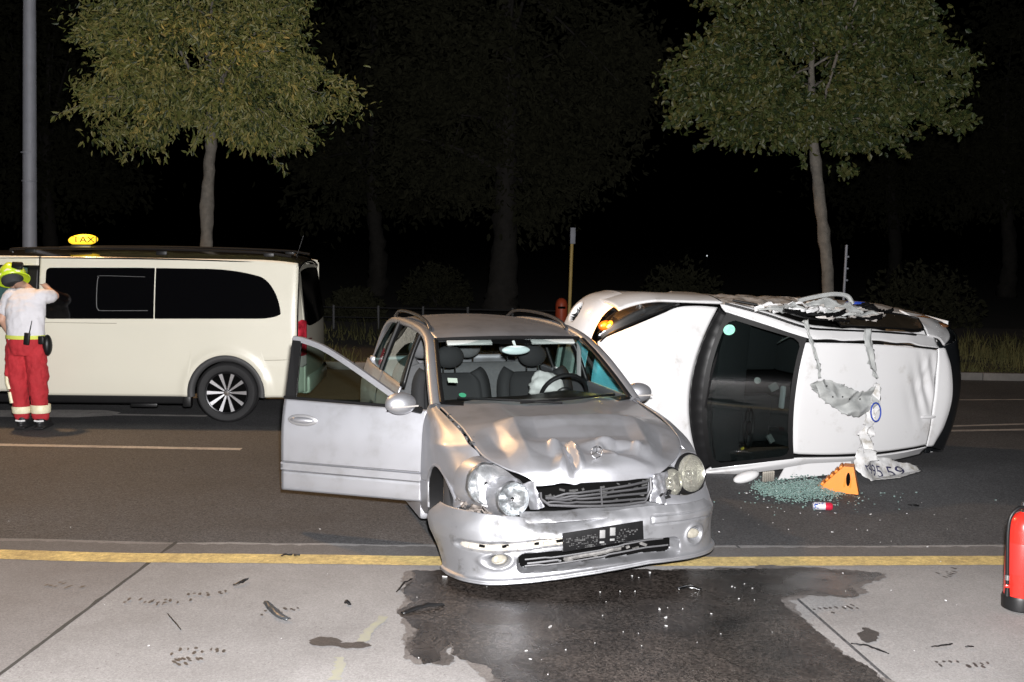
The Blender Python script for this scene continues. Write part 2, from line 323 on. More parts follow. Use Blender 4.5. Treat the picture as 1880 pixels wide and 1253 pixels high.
for i, ((u, v), a, b, lab) in enumerate(fp):
    if i in (0, 1, 5): wh = [(u, v, a, b)]
    else: wh = [(q_, r_) for q_ in range(8) for r_ in (-1, 1) if random.random() < .62]
    V_, F_ = [], []
    c_ = G(u, v); an = random.uniform(-.5, .9); L_ = .26 if a > 12 else .12
    for k, w4 in enumerate(wh):
        if len(w4) == 4: uu, vv, aa, bb = w4; pts = [G(uu+aa*math.cos(t), vv+bb*math.sin(t)) for t in np.linspace(0, 6.28, 14)[:-1]]
        else:
            lx = (w4[0]/7-.5)*L_; ly = w4[1]*(.024+.012*math.sin(w4[0]*.9))+random.uniform(-.006, .006); hw, hh = random.uniform(.006, .011), random.uniform(.010, .026); ct, st = math.cos(an), math.sin(an)
            pts = [(c_[0]+(lx+hw*math.cos(t))*ct-(ly+hh*math.sin(t))*st, c_[1]+(lx+hw*math.cos(t))*st+(ly+hh*math.sin(t))*ct, 0) for t in np.linspace(0, 6.28, 12)[:-1]]
        o = film('x', ragged(pts, .05 if len(wh) == 1 else .012, 70 if len(wh) == 1 else 22, 3+i*2+k, .0105+.0004*i+.0001*k), M_damp); bq = len(V_)
        V_ += [tuple(w.co) for w in o.data.vertices]; F_ += [[x+bq for x in p.vertices] for p in o.data.polygons]; bpy.data.objects.remove(o)
    tag(mesh_obj('wet_footprint', V_, F_, M_damp, smooth=False), lab, 'footprint', 'wet prints on the concrete', 'stuff' if len(wh) > 1 else None)
# the faint yellow police chalk marks
M_chalk = mat('chalk', (.245, .243, .175), .95, c2=(.22, .214, .19), scale=18)
for pts, lab in (([(706, 1135), (690, 1150), (672, 1168), (665, 1182)], 'faint curved yellow chalk mark left of the wet stain'), ([(625, 1210), (622, 1230), (614, 1253)], 'faint straight yellow chalk mark at the bottom edge')):
    o = strip('chalk_mark', dense([G(*p) for p in pts], 14), .05, .0108, M_chalk, jag=.012); tag(o, lab, 'chalk mark', 'yellow chalk marks')
# ================================================================== silver estate car (crashed)
def paint(name, c, metal, rough, dirt=.0, coat=.6):
    m = mat(name, c, rough, metal, coat, var=.12+dirt, scale=2.2, rvar=.05); return m
M_silver = mat('silver_paint', (.425, .432, .462), .46, .80, .2, c2=(.35, .35, .36), scale=3.5, thr=(.22, .5), rvar=.03)
M_bumper = mat('silver_bumper_paint', (.325, .33, .348), .48, .76, .1, c2=(.17, .165, .16), scale=6, thr=(.30, .44), rvar=.06, bump=.04, bscale=50)
M_cut = mat('torn_edge', (.10, .09, .085), .7, var=.5, scale=30)
M_beige = mat('foam_beige', (.40, .37, .32), .8, var=.35, scale=14, bump=.3)
M_seat = mat('seat_fabric_grey', (.085, .088, .092), .9, var=.2, scale=40, bump=.2)
M_seatd = mat('seat_fabric_black', (.011, .0115, .0125), .85, bump=.2, bscale=80)
M_glassF = glass('windscreen_glass', (.80, .84, .835), .035)
M_glassS = glass('side_glass', (.55, .68, .64), .06)
M_rail = mat('rail_grey', (.07, .07, .072), .35, .3)
M_refl2 = mat('lamp_reflector_intact', (.50, .50, .48), .24, .9, bump=.2, bscale=10)
M_lens = glass('lamp_lens_flash_white', (.80, .80, .74), .10, .08)
_n = M_lens.node_tree; _mx = _n.nodes.new('ShaderNodeMixShader'); _df = _n.nodes.new('ShaderNodeBsdfDiffuse'); _df.inputs[0].default_value = (.42, .41, .36, 1); _nz = _n.nodes.new('ShaderNodeTexNoise'); _nz.inputs['Scale'].default_value = 12  # pale diffuse layer paints in the flash thrown back by the lamp
_mr = _n.nodes.new('ShaderNodeMapRange'); _mr.inputs['To Min'].default_value = .05; _mr.inputs['To Max'].default_value = .38; _out = [q for q in _n.nodes if q.type == 'OUTPUT_MATERIAL'][0]; _src = _out.inputs[0].links[0].from_socket
_n.links.new(_nz.outputs['Fac'], _mr.inputs['Value']); _n.links.new(_mr.outputs[0], _mx.inputs[0]); _n.links.new(_src, _mx.inputs[1]); _n.links.new(_df.outputs[0], _mx.inputs[2]); _n.links.new(_mx.outputs[0], _out.inputs[0])
M_refl = mat('lamp_reflector', (.40, .41, .42), .28, .9, bump=.7, bscale=22)
M_clear = glass('lamp_clear', (.93, .95, .95), .09, .03)
car = empty('silver_estate_car', (.603, 6.481, 0), .293-math.pi/2, 'silver estate car with crumpled bonnet and torn front bumper, passenger door open', 'car')
CENTRE[car.name] = (-2.2, 0, .55)
def tents(P, L):           # folded sheet metal: sharp ridges and valleys along plan segments (x0,y0,x1,y1,width,amp)
    d = np.zeros(P.shape[:-1])
    for x0, y0, x1, y1, w, a in L:
        ax = np.array([x1-x0, y1-y0]); l2 = (ax**2).sum(); q = P[..., :2]-np.array([x0, y0]); t = np.clip((q@ax)/l2, 0, 1)
        dist = np.linalg.norm(q-t[..., None]*ax, axis=-1); k = np.clip(1-dist/w, 0, 1)
        d += a*(k**1.1)*(.35+.65*np.sin(np.pi*np.clip(.1+.8*t, 0, 1)))
    return d
# ---- bonnet
rows = [(-.085, -.425, .345, .672, .660), (-.096, -.455, .385, .722, .695), (-.128, -.515, .455, .772, .728), (-.215, -.605, .55, .816, .758), (-.33, -.675, .64, .852, .794), (-.46, -.705, .695, .884, .832), (-.60, -.712, .71, .932, .872), (-.70, -.715, .716, .966, .902), (-.80, -.718, .72, .964, .914), (-1.0, -.725, .73, .970, .932), (-1.2, -.732, .737, .985, .952), (-1.37, -.738, .742, .998, .965)]
N = []
for x, yr, yl_, zc, ze in rows:
    r = []
    for t in np.linspace(-1, 1, 13):
        y = (yr+yl_)/2+(yl_-yr)/2*t; z = zc+(ze-zc)*abs(t)**2.6; xx = x-.10*t*t*(1 if x < -.6 else .35)
        z += .014*math.exp(-((abs(t)-.56)/.13)**2)*min(1, max(0, (-x-.5)/.5))
        r.append((xx, y, z))
    N.append(r)
Hd = net(N, 150, 150)
folds = [(-.36, -.28, -.33, -.20, .13, .040), (-.37, .04, -.34, .17, .13, .036), (-.31, .27, -.27, .33, .10, .040), (-.40, -.155, -.12, -.185, .045, -.034), (-.38, -.115, -.15, -.13, .035, .020), (-.22, -.21, -.13, -.27, .06, .022), (-.70, -.40, -.24, -.43, .13, .032), (-.66, .44, -.24, .38, .09, .026), (-.56, .58, -.33, .50, .11, -.030), (-.28, -.02, -.27, .24, .07, -.022), (-.30, .05, -.20, .11, .03, .016), (-.62, -.58, -.40, -.56, .10, -.02), (-.70, -.43, -.74, -.05, .11, .016), (-.74, -.05, -.70, .46, .11, .016), (-.52, -.32, -.50, .30, .16, -.020), (-.20, .02, -.13, .30, .07, .018)]
def creases(P, s, seed):
    Q = P.reshape(-1, 3); o_ = np.zeros(len(Q))
    for i, q in enumerate(Q):
        d_, _ = mnoise.voronoi(Vector((q[0]*s+seed, q[1]*s, seed*.5))); o_[i] = d_[1]-d_[0]
    return o_.reshape(P.shape[:-1])
Hd[..., 2] += tents(Hd, folds)*1.4
fade = np.clip((Hd[..., 0]+.6)/.4, 0, 1); Hd[..., 2] += fbm(Hd, 3.2, 3, 1)*.008*fade; Hd[..., 0] += fbm(Hd, 5, 9, 1)*.008*np.clip((Hd[..., 0]+.4)/.3, 0, 1)
hood = gmesh('bonnet', Hd, M_silver, car, solid=.012, angle=50)
hood['label'] = 'crumpled silver bonnet buckled across its front half'
# star emblem on the bonnet: ring on a short stem
e_ = MB(); ec = Vector((-.165, -.02, .845)); pr = [(ec.x, ec.y+.036*math.sin(a), ec.z+.036*math.cos(a)) for a in np.linspace(0, 2*math.pi, 25)]
e_.tube(pr, .0035, 6, False)
for k in range(3):
    a = k*2*math.pi/3; e_.tube([ec, (ec.x, ec.y+.034*math.sin(a), ec.z+.034*math.cos(a))], [.004, .0015], 6)
e_.tube([(ec.x, ec.y, ec.z-.036), (ec.x-.004, ec.y, ec.z-.06)], .005, 6); e_.lathe([(0, .012), (.018, .008), (.02, 0)], 16, (ec.x-.005, ec.y, ec.z-.068))
e_.build('hood_emblem', M_chrome, hood)
# scraped badge streaks
sb_ = MB()
for k in range(14):
    y = .16+k*.014; sb_.box((-.175-.004*k+random.uniform(-.01, .01), y, .772+.002*k+random.uniform(-.006, .006)), (.012, random.uniform(.008, .02), .003), rot('X', random.uniform(-.5, .5)))
# ---- dark engine bay under the bonnet
MB().box((-.86, 0, .50), (.95, 1.28, .44)).build('engine_bay', M_dark, car, False)
MB().box((-.34, -.03, .48), (.10, 1.05, .20)).build('radiator_pack', M_dark, car, False)
eb = MB()
for k in range(26):                                  # broken bits in the gap beside the bonnet
    t = random.random(); eb.box((-1.25+.75*t, -.725+random.uniform(-.012, .012)+.03*t, .925-.075*t+random.uniform(-.02, .015)), (random.uniform(.015, .06), random.uniform(.01, .025), random.uniform(.006, .02)), rot('Z', random.uniform(0, 3)) @ rot('Y', random.uniform(-.6, .6)))
tmp = eb.build('engine_debris', mat('engine_bits', (.10, .10, .10), .4, .5, var=.5, scale=40), car, False); tmp['kind'] = 'stuff'
# ---- front wings
def wing(sgn, crush):
    seam = [(-1.48, .765, .978), (-1.3, .762, .958), (-1.1, .757, .94), (-.9, .748, .917), (-.7, .73, .885), (-.55, .71, .85), (-.46, .695, .80)]
    sh = [(-1.48, .80, .945), (-1.3, .812, .925), (-1.1, .82, .905), (-.9, .818, .88), (-.7, .80, .84), (-.53, .775, .79), (-.42, .75, .735)]
    m1 = [(-1.47, .84, .82), (-1.3, .852, .82), (-1.1, .862, .82), (-.9, .868, .815), (-.7, .858, .79), (-.5, .825, .73), (-.36, .785, .665)]
    m2 = [(-1.46, .855, .65), (-1.3, .862, .67), (-1.12, .875, .70), (-.9, .882, .725), (-.70, .874, .71), (-.5, .842, .655), (-.33, .80, .585)]
    bt = [(-1.45, .862, .45), (-1.3, .862, .45), (-1.135, .872, .50), (-.98, .88, .62), (-.80, .882, .66), (-.60, .868, .61), (-.46, .835, .48)]
    b2 = [(-1.45, .85, .22), (-1.3, .845, .22), (-1.165, .862, .30)]
    W_ = net([seam, sh, m1, m2, bt], 60, 70); W_[..., 1] *= sgn
    if crush:
        f = np.clip((W_[..., 0]+.75)/.35, 0, 1); W_[..., 1] += .02*f*sgn*np.sin(W_[..., 2]*30); W_[..., 2] -= .03*f; W_ += (fbm(W_, 6, 5, 2)*.012*f)[..., None]*np.array([.5, 1, .3])
        W_[..., 1] += .014*sgn*np.exp(-((W_[..., 2]-.80-.15*(W_[..., 0]+.8))/.03)**2)*np.exp(-((W_[..., 0]+.75)/.25)**2)
    o = gmesh('front_wing', W_, M_silver, car, flip=sgn < 0, solid=.012, off=-1, angle=50)
    lo = net([bt[:3], [(a, b, (c+d)/2) for (a, b, c), (_, _, d) in zip(bt[:3], b2)], b2], 20, 24); lo[..., 1] *= sgn
    gmesh('lower_wing', lo, M_silver, o, flip=sgn < 0, solid=.012)
    ar = [(x, y, z) for x, y, z in bt[2:]]+[(-.43, .83, .36)]; ar = [(-1.165, .862, .30)]+ar
    lipm = MB().tube([(x, (y-.004)*sgn, z) for x, y, z in cr(ar, 40)], .010, 6); lipm.build('arch_lip', M_silver, o)
    # inner arch liner
    C = (-.80, .31); ang = np.linspace(-.35, math.pi+.35, 30)
    li = np.array([[(C[0]+.36*math.cos(a), yy*sgn, C[1]+.355*math.sin(a)) for yy in (.865, .56)] for a in ang]); gmesh('arch_liner', li, M_blackpl, o)
    return o
wing(-1, True); wing(1, False)
# ---- wheels
def wheel(parent, loc, rad=.312, width=.205, rim=.205, side=1, spokes=7, rimmat=None, name='wheel', steer=0, two=False):
    w = empty(name, loc); w.parent = parent; w.rotation_euler = (0, 0, steer); RX = rot('X', math.pi/2*(-side)); h = width/2
    MB().lathe([(rim, -h), (rim+.02, -h), (rad-.03, -h), (rad-.008, -h+.02), (rad, -h+.045), (rad, -.012), (rad-.007, -.009), (rad-.007, .009), (rad, .012), (rad, h-.045), (rad-.008, h-.02), (rad-.03, h), (rim+.02, h), (rim, h-.012)], 48, rot=RX).build('tyre', M_rubber, w)
    rm = MB().lathe([(rim, h-.012), (rim-.008, h), (rim-.02, h-.004), (rim-.028, h-.05), (rim-.03, -h)], 48, rot=RX).build('rim', rimmat or mat('rim_alloy', (.42, .42, .43), .35, .9), w)
    MB().lathe([(rim-.03, h-.10), (.02, h-.10), (0, h-.10)], 32, rot=RX).build('brake', M_dark, rm)
    sp = MB()
    for k in range(spokes):
        a0 = 2*math.pi*k/spokes
        for s_ in ((-1, 1) if two else (0,)):
            a = a0+s_*.13; c, s = math.cos(a), math.sin(a); wd = (.018, .030) if spokes < 10 else (.008, .021)
            q = []
            for r_, ww, zz in ((.035, wd[0], h-.028), (rim-.018, wd[1], h-.012)):
                for e in (-1, 1):
                    for dz in (0, -.03): q.append(RX @ Vector((r_*c-e*ww*s, r_*s+e*ww*c, zz+dz)))
            sp.add(q, [(0, 2, 6, 4), (1, 5, 7, 3), (0, 4, 5, 1), (2, 3, 7, 6), (4, 6, 7, 5), (0, 1, 3, 2)])
    sp.build('spokes', mat('spoke_alloy', (.60, .60, .62), .3, .9), rm, False)
    MB().lathe([(0, h-.004), (.03, h-.006), (.034, h-.02), (.045, h-.04)], 20, rot=RX).build('hub_cap', M_chrome, rm)
    return w
wheel(car, (-.80, -.735, .312), side=-1, steer=-.22); wheel(car, (-.80, .76, .312), side=1, steer=-.22)
wheel(car, (-3.515, -.76, .312), side=-1); wheel(car, (-3.515, .76, .312), side=1)
# ---- front bumper: one wrapped skin with openings pressed into it
plan = [(-.47, -.868), (-.36, -.852), (-.24, -.80), (-.14, -.69), (-.075, -.52), (-.035, -.3), (-.02, 0), (-.03, .3), (-.06, .52), (-.12, .69), (-.22, .80), (-.33, .852), (-.44, .868)]
ns, nzb = 330, 120
pl = cr(plan, ns); zz = np.linspace(0, 1, nzb)
pz = cr([(-.03, .152), (.024, .161), (.029, .175), (.027, .187), (.006, .205), (.0, .29), (.004, .36), (.012, .42), (.006, .46), (-.035, .51)], nzb)   # (push out, z)
tn = np.gradient(pl, axis=0); tn /= np.linalg.norm(tn, axis=1)[:, None]; nm = np.stack([tn[:, 1], -tn[:, 0]], 1)
B_ = np.zeros((ns, nzb, 3)); B_[..., :2] = pl[:, None, :]+nm[:, None, :]*pz[None, :, :1]; B_[..., 2] = pz[None, :, 1]
Yb, Zb = B_[..., 1].copy(), B_[..., 2].copy()
def sd_ell(y, z, cy, cz, a, b, ang=0):
    c, s = math.cos(ang), math.sin(ang); u = (y-cy)*c+(z-cz)*s; v = -(y-cy)*s+(z-cz)*c; return (np.sqrt((u/a)**2+(v/b)**2)-1)*min(a, b)
def sd_box(y, z, cy, cz, a, b, r):
    qx, qz = np.abs(y-cy)-a+r, np.abs(z-cz)-b+r; return np.hypot(np.maximum(qx, 0), np.maximum(qz, 0))+np.minimum(np.maximum(qx, qz), 0)-r
fogs = np.minimum(sd_ell(Yb, Zb, -.655, .305, .062, .038), sd_ell(Yb, Zb, .625, .305, .055, .05))
intake = sd_box(Yb, Zb+.02*np.clip((Yb+.2)/.6, -.5, 1), -.02, .268, .53, .060, .050)
slotL = sd_box(Yb, Zb-.012*(Yb+.5), -.50, .385, .325, .028, .026)
def press(sd, depth, lip=.012): return -depth*smooth01((-sd+lip*.2)/lip)
dp = press(fogs, .05, .02)+press(intake, .09, .014)+press(slotL, .022, .010)+.010*np.exp(-(np.abs(fogs-.012)/.01)**2)
trim = sd_box(Yb, Zb, .60, .43, .30, .026, .02); groove = np.exp(-(np.abs(trim)/.005)**2)*(Yb > .22); dp -= .008*groove
# plate recess
pltm = sd_box(Yb, Zb, -.02, .385, .27, .06, .01)
B_[..., :2] += nm[:, None, :]*dp[..., None]
# damage: torn down at the passenger side, pushed in under the grille
sag = .092*np.clip((.28-Yb)/.95, 0, 1.05); B_[..., 2] -= sag*(1-.25*np.clip((Zb-.40)/.1, 0, 1))
top = np.clip((Zb-.40)/.11, 0, 1); B_[..., 0] -= top*.05*np.exp(-((Yb+.15)/.35)**2); B_[..., 2] -= top*.03*np.exp(-((Yb+.25)/.12)**2)
B_[..., 0] += fbm(B_, 7, 2, 2)*.012*(.3+top)+.006*(.15+top)*np.clip(creases(B_[..., [1, 2, 0]], 5., 3.)/.4, 0, 1); B_[..., 2] += fbm(B_, 4, 8, 2)*.012*top
B_[..., 2] += .05*top*np.clip((-Yb-.35)/.3, 0, 1)
wr = np.clip((-B_[..., 1]-.70)/.17, 0, 1); B_[..., 1] -= .085*wr*np.clip((Zb-.14)/.3, 0, 1)+.02*wr; B_[..., 0] -= .16*wr**2*np.clip((Zb-.14)/.3, 0, 1)
fc = lambda A: (A[:-1, :-1]+A[1:, :-1]+A[:-1, 1:]+A[1:, 1:])/4
mi = np.zeros((ns-1, nzb-1), int); mi[fc(intake) < -.012] = 1; mi[fc(slotL) < -.010] = 2; mi[fc(fogs) < -.022] = 1
tear = 0*Yb[:-1, :-1] > 1 if True else (fc(Zb) > .478+.02*np.sin(fc(Yb)*41)+.012*np.sin(fc(Yb)*97)) & (fc(Yb) < -.30) & (fc(Yb) > -.66)
bumper = gmesh('front_bumper', B_, [M_bumper, M_dark, M_beige], car, keep=~tear, mi=mi, solid=.006, angle=45, flip=True)
bumper['label'] = 'front bumper hanging low at the passenger side'
def bpos(y, z, out=0.):                       # point on the damaged bumper
    k = np.argmin((Yb-y)**2+(Zb-z)**2); i, j = divmod(k, nzb); p = B_[i, j].copy(); p[:2] += nm[i]*(out-dp[i, j]); return p
# slats in the lower intake
for z0, a, b, th in ((.292, -.50, .40, .0055), (.250, -.50, .44, .0055), (.268, -.49, -.28, .007)):
    MB().tube([bpos(y, z0+.004*math.sin(y*9)+.02*max(0, y), -.022) for y in np.linspace(a, b, 24)], th, 6).build('intake_slat', mat('slat_grey', (.12, .12, .125), .5, .5), bumper)
pip = MB(); pip.tube([bpos(y, .262+.03*(y+.1), -.06) for y in np.linspace(-.25, .12, 12)], .016, 8)
for k in range(7): y = random.uniform(-.3, .42); pip.box(bpos(y, .265+random.uniform(-.02, .025), -.05), (.012, random.uniform(.01, .06), random.uniform(.006, .02)), rot('X', random.uniform(-.4, .4)))
pip.build('intake_debris', mat('radiator_bits', (.16, .155, .15), .6, .2, var=.7, scale=25), bumper, False)['kind'] = 'stuff'
# broken clips in the open trim slot
sl = MB()
for y, w_ in ((-.78, .02), (-.70, .05), (-.60, .03), (-.55, .012), (-.47, .06), (-.38, .03), (-.33, .07), (-.24, .05)):
    sl.box(bpos(y, .385+random.uniform(-.012, .012)-.006*(y+.5), -.012), (.012, w_, random.uniform(.012, .03)), rot('X', random.uniform(-.3, .3)), .003)
sl.build('trim_clip', M_beige, bumper)['kind'] = 'stuff'
sk = MB()
for y, w_ in ((-.74, .035), (-.62, .04), (-.44, .03), (-.29, .055)): sk.box(bpos(y, .392-.006*(y+.5), -.0145), (.01, w_, .015), rot('X', random.uniform(-.3, .3)))
sk.build('slot_hole', M_dark, bumper, False)['kind'] = 'stuff'
# fog lamps
for y, z in ((-.655, .305), (.625, .305)):
    c = bpos(y, z, -.02); MB().sphere(c, (.018, .05, .032), 8, 16).build('fog_lamp', mat('fog_glass', (.34, .36, .36) if y > 0 else (.32, .30, .25), .2, .1, .8, var=.4, scale=30), bumper)
# number plate bracket: dark, covered with raised ribs
pb = MB(); pbc = []
for i in range(44):
    for j in range(9):
        if random.random() < .62:
            y = -.285+i*.0118; z = .336+j*.0125
            if abs(y+.005) < .06 and .345 < z < .44: continue
            pb.box(bpos(y, z, .017), (.006, random.choice((.004, .010, .010)), random.choice((.004, .009))))
pbk = MB(); pbk.box((0, 0, 0), (.01, .52, .118), bev=.003); c0 = bpos(-.03, .388, .008); a1 = bpos(.2, .388, 0)-bpos(-.26, .388, 0); tl = math.atan2(a1[2], a1[1])
o = pbk.build('plate_bracket', mat('bracket_black', (.006, .006, .0065), .6, spec=.15, var=.4, scale=30), bumper); o.location = tuple(c0); o.rotation_euler = (tl, .05, math.atan2(-a1[0], a1[1]))
pb.build('bracket_rib', mat('rib_grey', (.045, .045, .045), .6), bumper, False)['kind'] = 'stuff'
pw = MB()
for y, z, w_, h_ in ((-.035, .405, .035, .05), (.025, .408, .035, .05), (-.035, .355, .03, .012), (.025, .357, .03, .014)): pw.box(bpos(y, z, .018), (.008, w_, h_), bev=.002)
pw.build('plate_clip', mat('clip_grey', (.17, .17, .17), .5), bumper)['kind'] = 'stuff'
# ---- cross member under the grille (pressed plastic)
xm = net([[(-.16, -.52, .50), (-.13, -.25, .50), (-.13, .1, .51), (-.15, .42, .525)], [(-.12, -.52, .47), (-.09, -.25, .475), (-.09, .1, .49), (-.12, .42, .50)], [(-.10, -.5, .44), (-.06, -.25, .45), (-.06, .1, .455), (-.10, .42, .47)]], 14, 50); xm[..., 0] += fbm(xm, 9, 4, 2)*.02
gmesh('cross_member', xm, M_bumper, car, solid=.01, angle=50)
# ---- grille: frame, four bent slats, centre rib
gr = empty('grille', (0, 0, 0)); gr.parent = car
def gp(s, t, d=0.):                            # s 0..1 right->left, t 0..1 bottom->top
    BL, BR, TL, TR = np.array([-.075, -.375, .552]), np.array([-.085, .295, .535]), np.array([-.095, -.405, .628]), np.array([-.10, .315, .682])
    p = (BL*(1-s)+BR*s)*(1-t)+(TL*(1-s)+TR*s)*t; p[0] += d+.03*math.sin(math.pi*s); return p
MB().add([gp(s, t, -.05) for t in (-.05, 1.1) for s in np.linspace(-.02, 1.02, 9)], [tuple(f) for f in gfaces(2, 9)]).build('grille_back', M_dark, gr, False)
MB().tube([gp(s, t) for s, t in [(0, 1), (-.02, .5), (.03, .0), (.25, -.06), (.5, -.08), (.75, -.06), (.97, 0), (1.02, .5), (1.0, 1.0)]], .009, 6).build('grille_frame', mat('slat_grey2', (.07, .07, .074), .45, .5), gr)
for k in range(4):
    t = .14+k*.24; b = MB(); pts = []
    for s in np.linspace(.02, .98, 30):
        w_ = .10*math.sin(s*9+k*1.3)*(s < .5)*(1-s*2)-.10*(1-s)*(k > 1)*(k-1)+(.06*math.sin(s*23+k) if s < .3 else 0); pts.append(gp(s, t+w_, .004*math.sin(s*14+k)))
    b.tube(pts, .0075, 6); b.build('grille_slat', mat('slat_grey2', (.085, .085, .09), .45, .5), gr)
MB().tube([gp(.52, 0, .008), gp(.52, .98, .008)], .006, 6).build('grille_rib', mat('slat_grey2', (.07, .07, .074), .45, .5), gr)
gbits = MB()
for k in range(34): gbits.box(gp(random.random(), random.uniform(.05, 1), -.03), (.01, random.uniform(.01, .05), random.uniform(.005, .014)), rot('X', random.uniform(-.5, .5)))
gbits.build('grille_debris', mat('engine_bits', (.10, .10, .10)), gr, False)['kind'] = 'stuff'
# nose panel between grille and lamps
for s_, pts in ((-1, [[(-.11, -.44, .70), (-.15, -.47, .68), (-.22, -.51, .65)], [(-.09, -.42, .62), (-.13, -.44, .60), (-.20, -.47, .575)], [(-.075, -.39, .54), (-.11, -.41, .52), (-.17, -.44, .50)]]), (1, [[(-.10, .335, .70), (-.12, .40, .70), (-.19, .47, .70)], [(-.09, .325, .62), (-.11, .40, .60), (-.15, .46, .58)], [(-.085, .31, .53), (-.10, .41, .51), (-.14, .50, .50)]])):
    q = net(pts, 24, 24); q[..., 0] += fbm(q, 14, 6, 2)*.03; gmesh('nose_panel', q, M_silver, car, solid=.01, angle=45, flip=s_ > 0)
# panel below the intact lamp
q = net([[(-.15, .40, .57), (-.17, .6, .54), (-.27, .77, .56), (-.38, .83, .60)], [(-.11, .42, .52), (-.135, .62, .505), (-.24, .79, .51), (-.40, .855, .53)], [(-.09, .42, .47), (-.12, .62, .47), (-.23, .80, .475), (-.42, .865, .48)]], 20, 40); gmesh('lamp_panel', q, M_silver, car, solid=.01)
# ---- headlights
def lampbowl(n, m_):
    b = MB()
    for (y, z, r, x) in n: b.lathe([(0, -.06), (r*.35, -.055), (r*.7, -.035), (r*.95, -.005), (r, .012)], 28, (x, y, z), rot('Y', math.pi/2))
    return b
hl = empty('headlight', (0, 0, 0)); hl.parent = car; hl['label'] = 'intact twin headlight with flash whiteness in its lenses'
L2 = [(.690, .652, .118, -.285), (.525, .615, .084, -.215)]
hb = MB()
for (y, z, r, x) in L2: hb.lathe([(r+.022, -.09), (r+.020, -.012), (r+.012, .0), (r+.002, .0), (r, -.02)], 36, (x-.004, y, z-.006), rot('Z', .35) @ rot('Y', math.pi/2-.18))
hb.build('lamp_housing', M_blackpl, hl)
for (y, z, r, x) in L2:
    MB().lathe([(r+.014, -.018), (r+.018, -.016), (r+.028, -.04), (r+.042, -.09), (r+.05, -.15)], 40, (x-.012, y, z), rot('Z', .35) @ rot('Y', math.pi/2-.18)).build('lamp_surround', M_silver, hl)
    RM = rot('Z', .35) @ rot('Y', math.pi/2-.18)
    MB().lathe([(.0, -.06), (.03, -.058), (r*.45, -.045), (r*.46, -.041), (r*.7, -.028), (r*.71, -.024), (r*.95, -.006), (r, .0)], 40, (x, y, z), RM).build('reflector', M_refl2, hl)
    MB().sphere(Vector((x, y, z))+RM @ Vector((0, 0, -.03)), .022, 8, 14).build('bulb_shield', M_chrome, hl)
    MB().lathe([(r+.003, -.004), (r*.9, .008), (r*.7, .016), (r*.4, .022), (.001, .024)], 36, (x, y, z), RM).build('lamp_lens', M_lens, hl)
bb = MB(); [bb.box((-.13+random.uniform(-.02, .02), .43+random.uniform(-.04, .05), .565+random.uniform(-.02, .02)), (.02, random.uniform(.015, .04), random.uniform(.01, .025)), rot('X', random.uniform(-1, 1))) for _ in range(7)]; bb.build('broken_clip', M_blackpl, hl, False)
hr = empty('headlight', (0, 0, 0)); hr.parent = car; hr['label'] = 'smashed headlight with bare reflectors and broken lens'
L1 = [(-.690, .650, .124, -.280), (-.556, .578, .100, -.160)]
for (y, z, r, x) in L1:
    RM = rot('Z', .12) @ rot('Y', math.pi/2-.14)
    q = MB().lathe([(r+.004, -.02), (r+.007, -.016), (r+.018, -.05), (r+.030, -.10), (r+.036, -.15)], 40, (x-.01, y, z), RM); Pq = np.array(q.v); Pq += fbm(Pq, 12, 3, 2)[:, None]*np.array([.02, .01, .012]); q.v = [tuple(p) for p in Pq]; q.build('lamp_surround', M_silver, hr)
    MB().lathe([(.0, -.07), (.02, -.068), (r*.35, -.06), (r*.7, -.04), (r*.95, -.008), (r, .008), (r+.004, .004), (r+.008, -.05)], 36, (x, y, z), RM).build('reflector', M_refl, hr)
    MB().lathe([(.018, -.066), (.02, -.03), (.012, -.012), (.001, -.01)], 14, (x, y, z), RM).build('bulb', M_chrome, hr)
    sh_ = MB(); rr_ = random.Random(int(y*1000))
    for k in range(11):
        a0 = k*.571; a1_ = a0+rr_.uniform(.35, .56); r0 = r*rr_.uniform(.25, .65); P3 = [RM @ Vector((rad_*math.cos(a), rad_*math.sin(a), .012+.04*(1-(rad_/r)**2)+rr_.uniform(-.008, .008)))+Vector((x, y, z)) for rad_, a in ((r, a0), (r, a1_), (r0, a1_), (r0*rr_.uniform(.7, 1.3), a0))]
        sh_.add(P3, [(0, 1, 2, 3)])
    sh_.build('lens_shard', M_clear, hr, False)
lw = net([[(-.33, -.79, .74), (-.24, -.74, .77), (-.2, -.62, .76), (-.14, -.52, .69)], [(-.31, -.79, .66), (-.25, -.74, .69), (-.24, -.64, .67), (-.2, -.50, .62)], [(-.30, -.79, .57), (-.22, -.74, .53), (-.17, -.62, .50), (-.13, -.47, .495)]], 24, 40); lw[..., 0] -= .06
gmesh('lamp_tray', lw, mat('lamp_tray', (.30, .30, .31), .35, .6, var=.4, scale=12, bump=.6, bscale=20), hr, angle=40)
tm = MB()
for k in range(40):
    t = random.random(); tm.box((-.40+.28*t+random.uniform(-.01, .03), -.83+.34*t, .50-.07*t+random.uniform(-.03, .03)), (random.uniform(.01, .04), random.uniform(.01, .06), random.uniform(.004, .02)), rot('X', random.uniform(-1, 1)) @ rot('Z', random.uniform(-1, 1)))
tm.build('torn_plastic', mat('torn_plastic', (.22, .19, .17), .6, .2, var=.8, scale=30), hr, False)
tm = MB(); pts = [(-.42+.32*t, -.85+.38*t, .525-.10*t+.02*math.sin(t*37)+.012*math.sin(t*91)) for t in np.linspace(0, 1, 40)]; tm.tube(pts, .006, 5); tm.build('torn_rim', M_cut, hr)
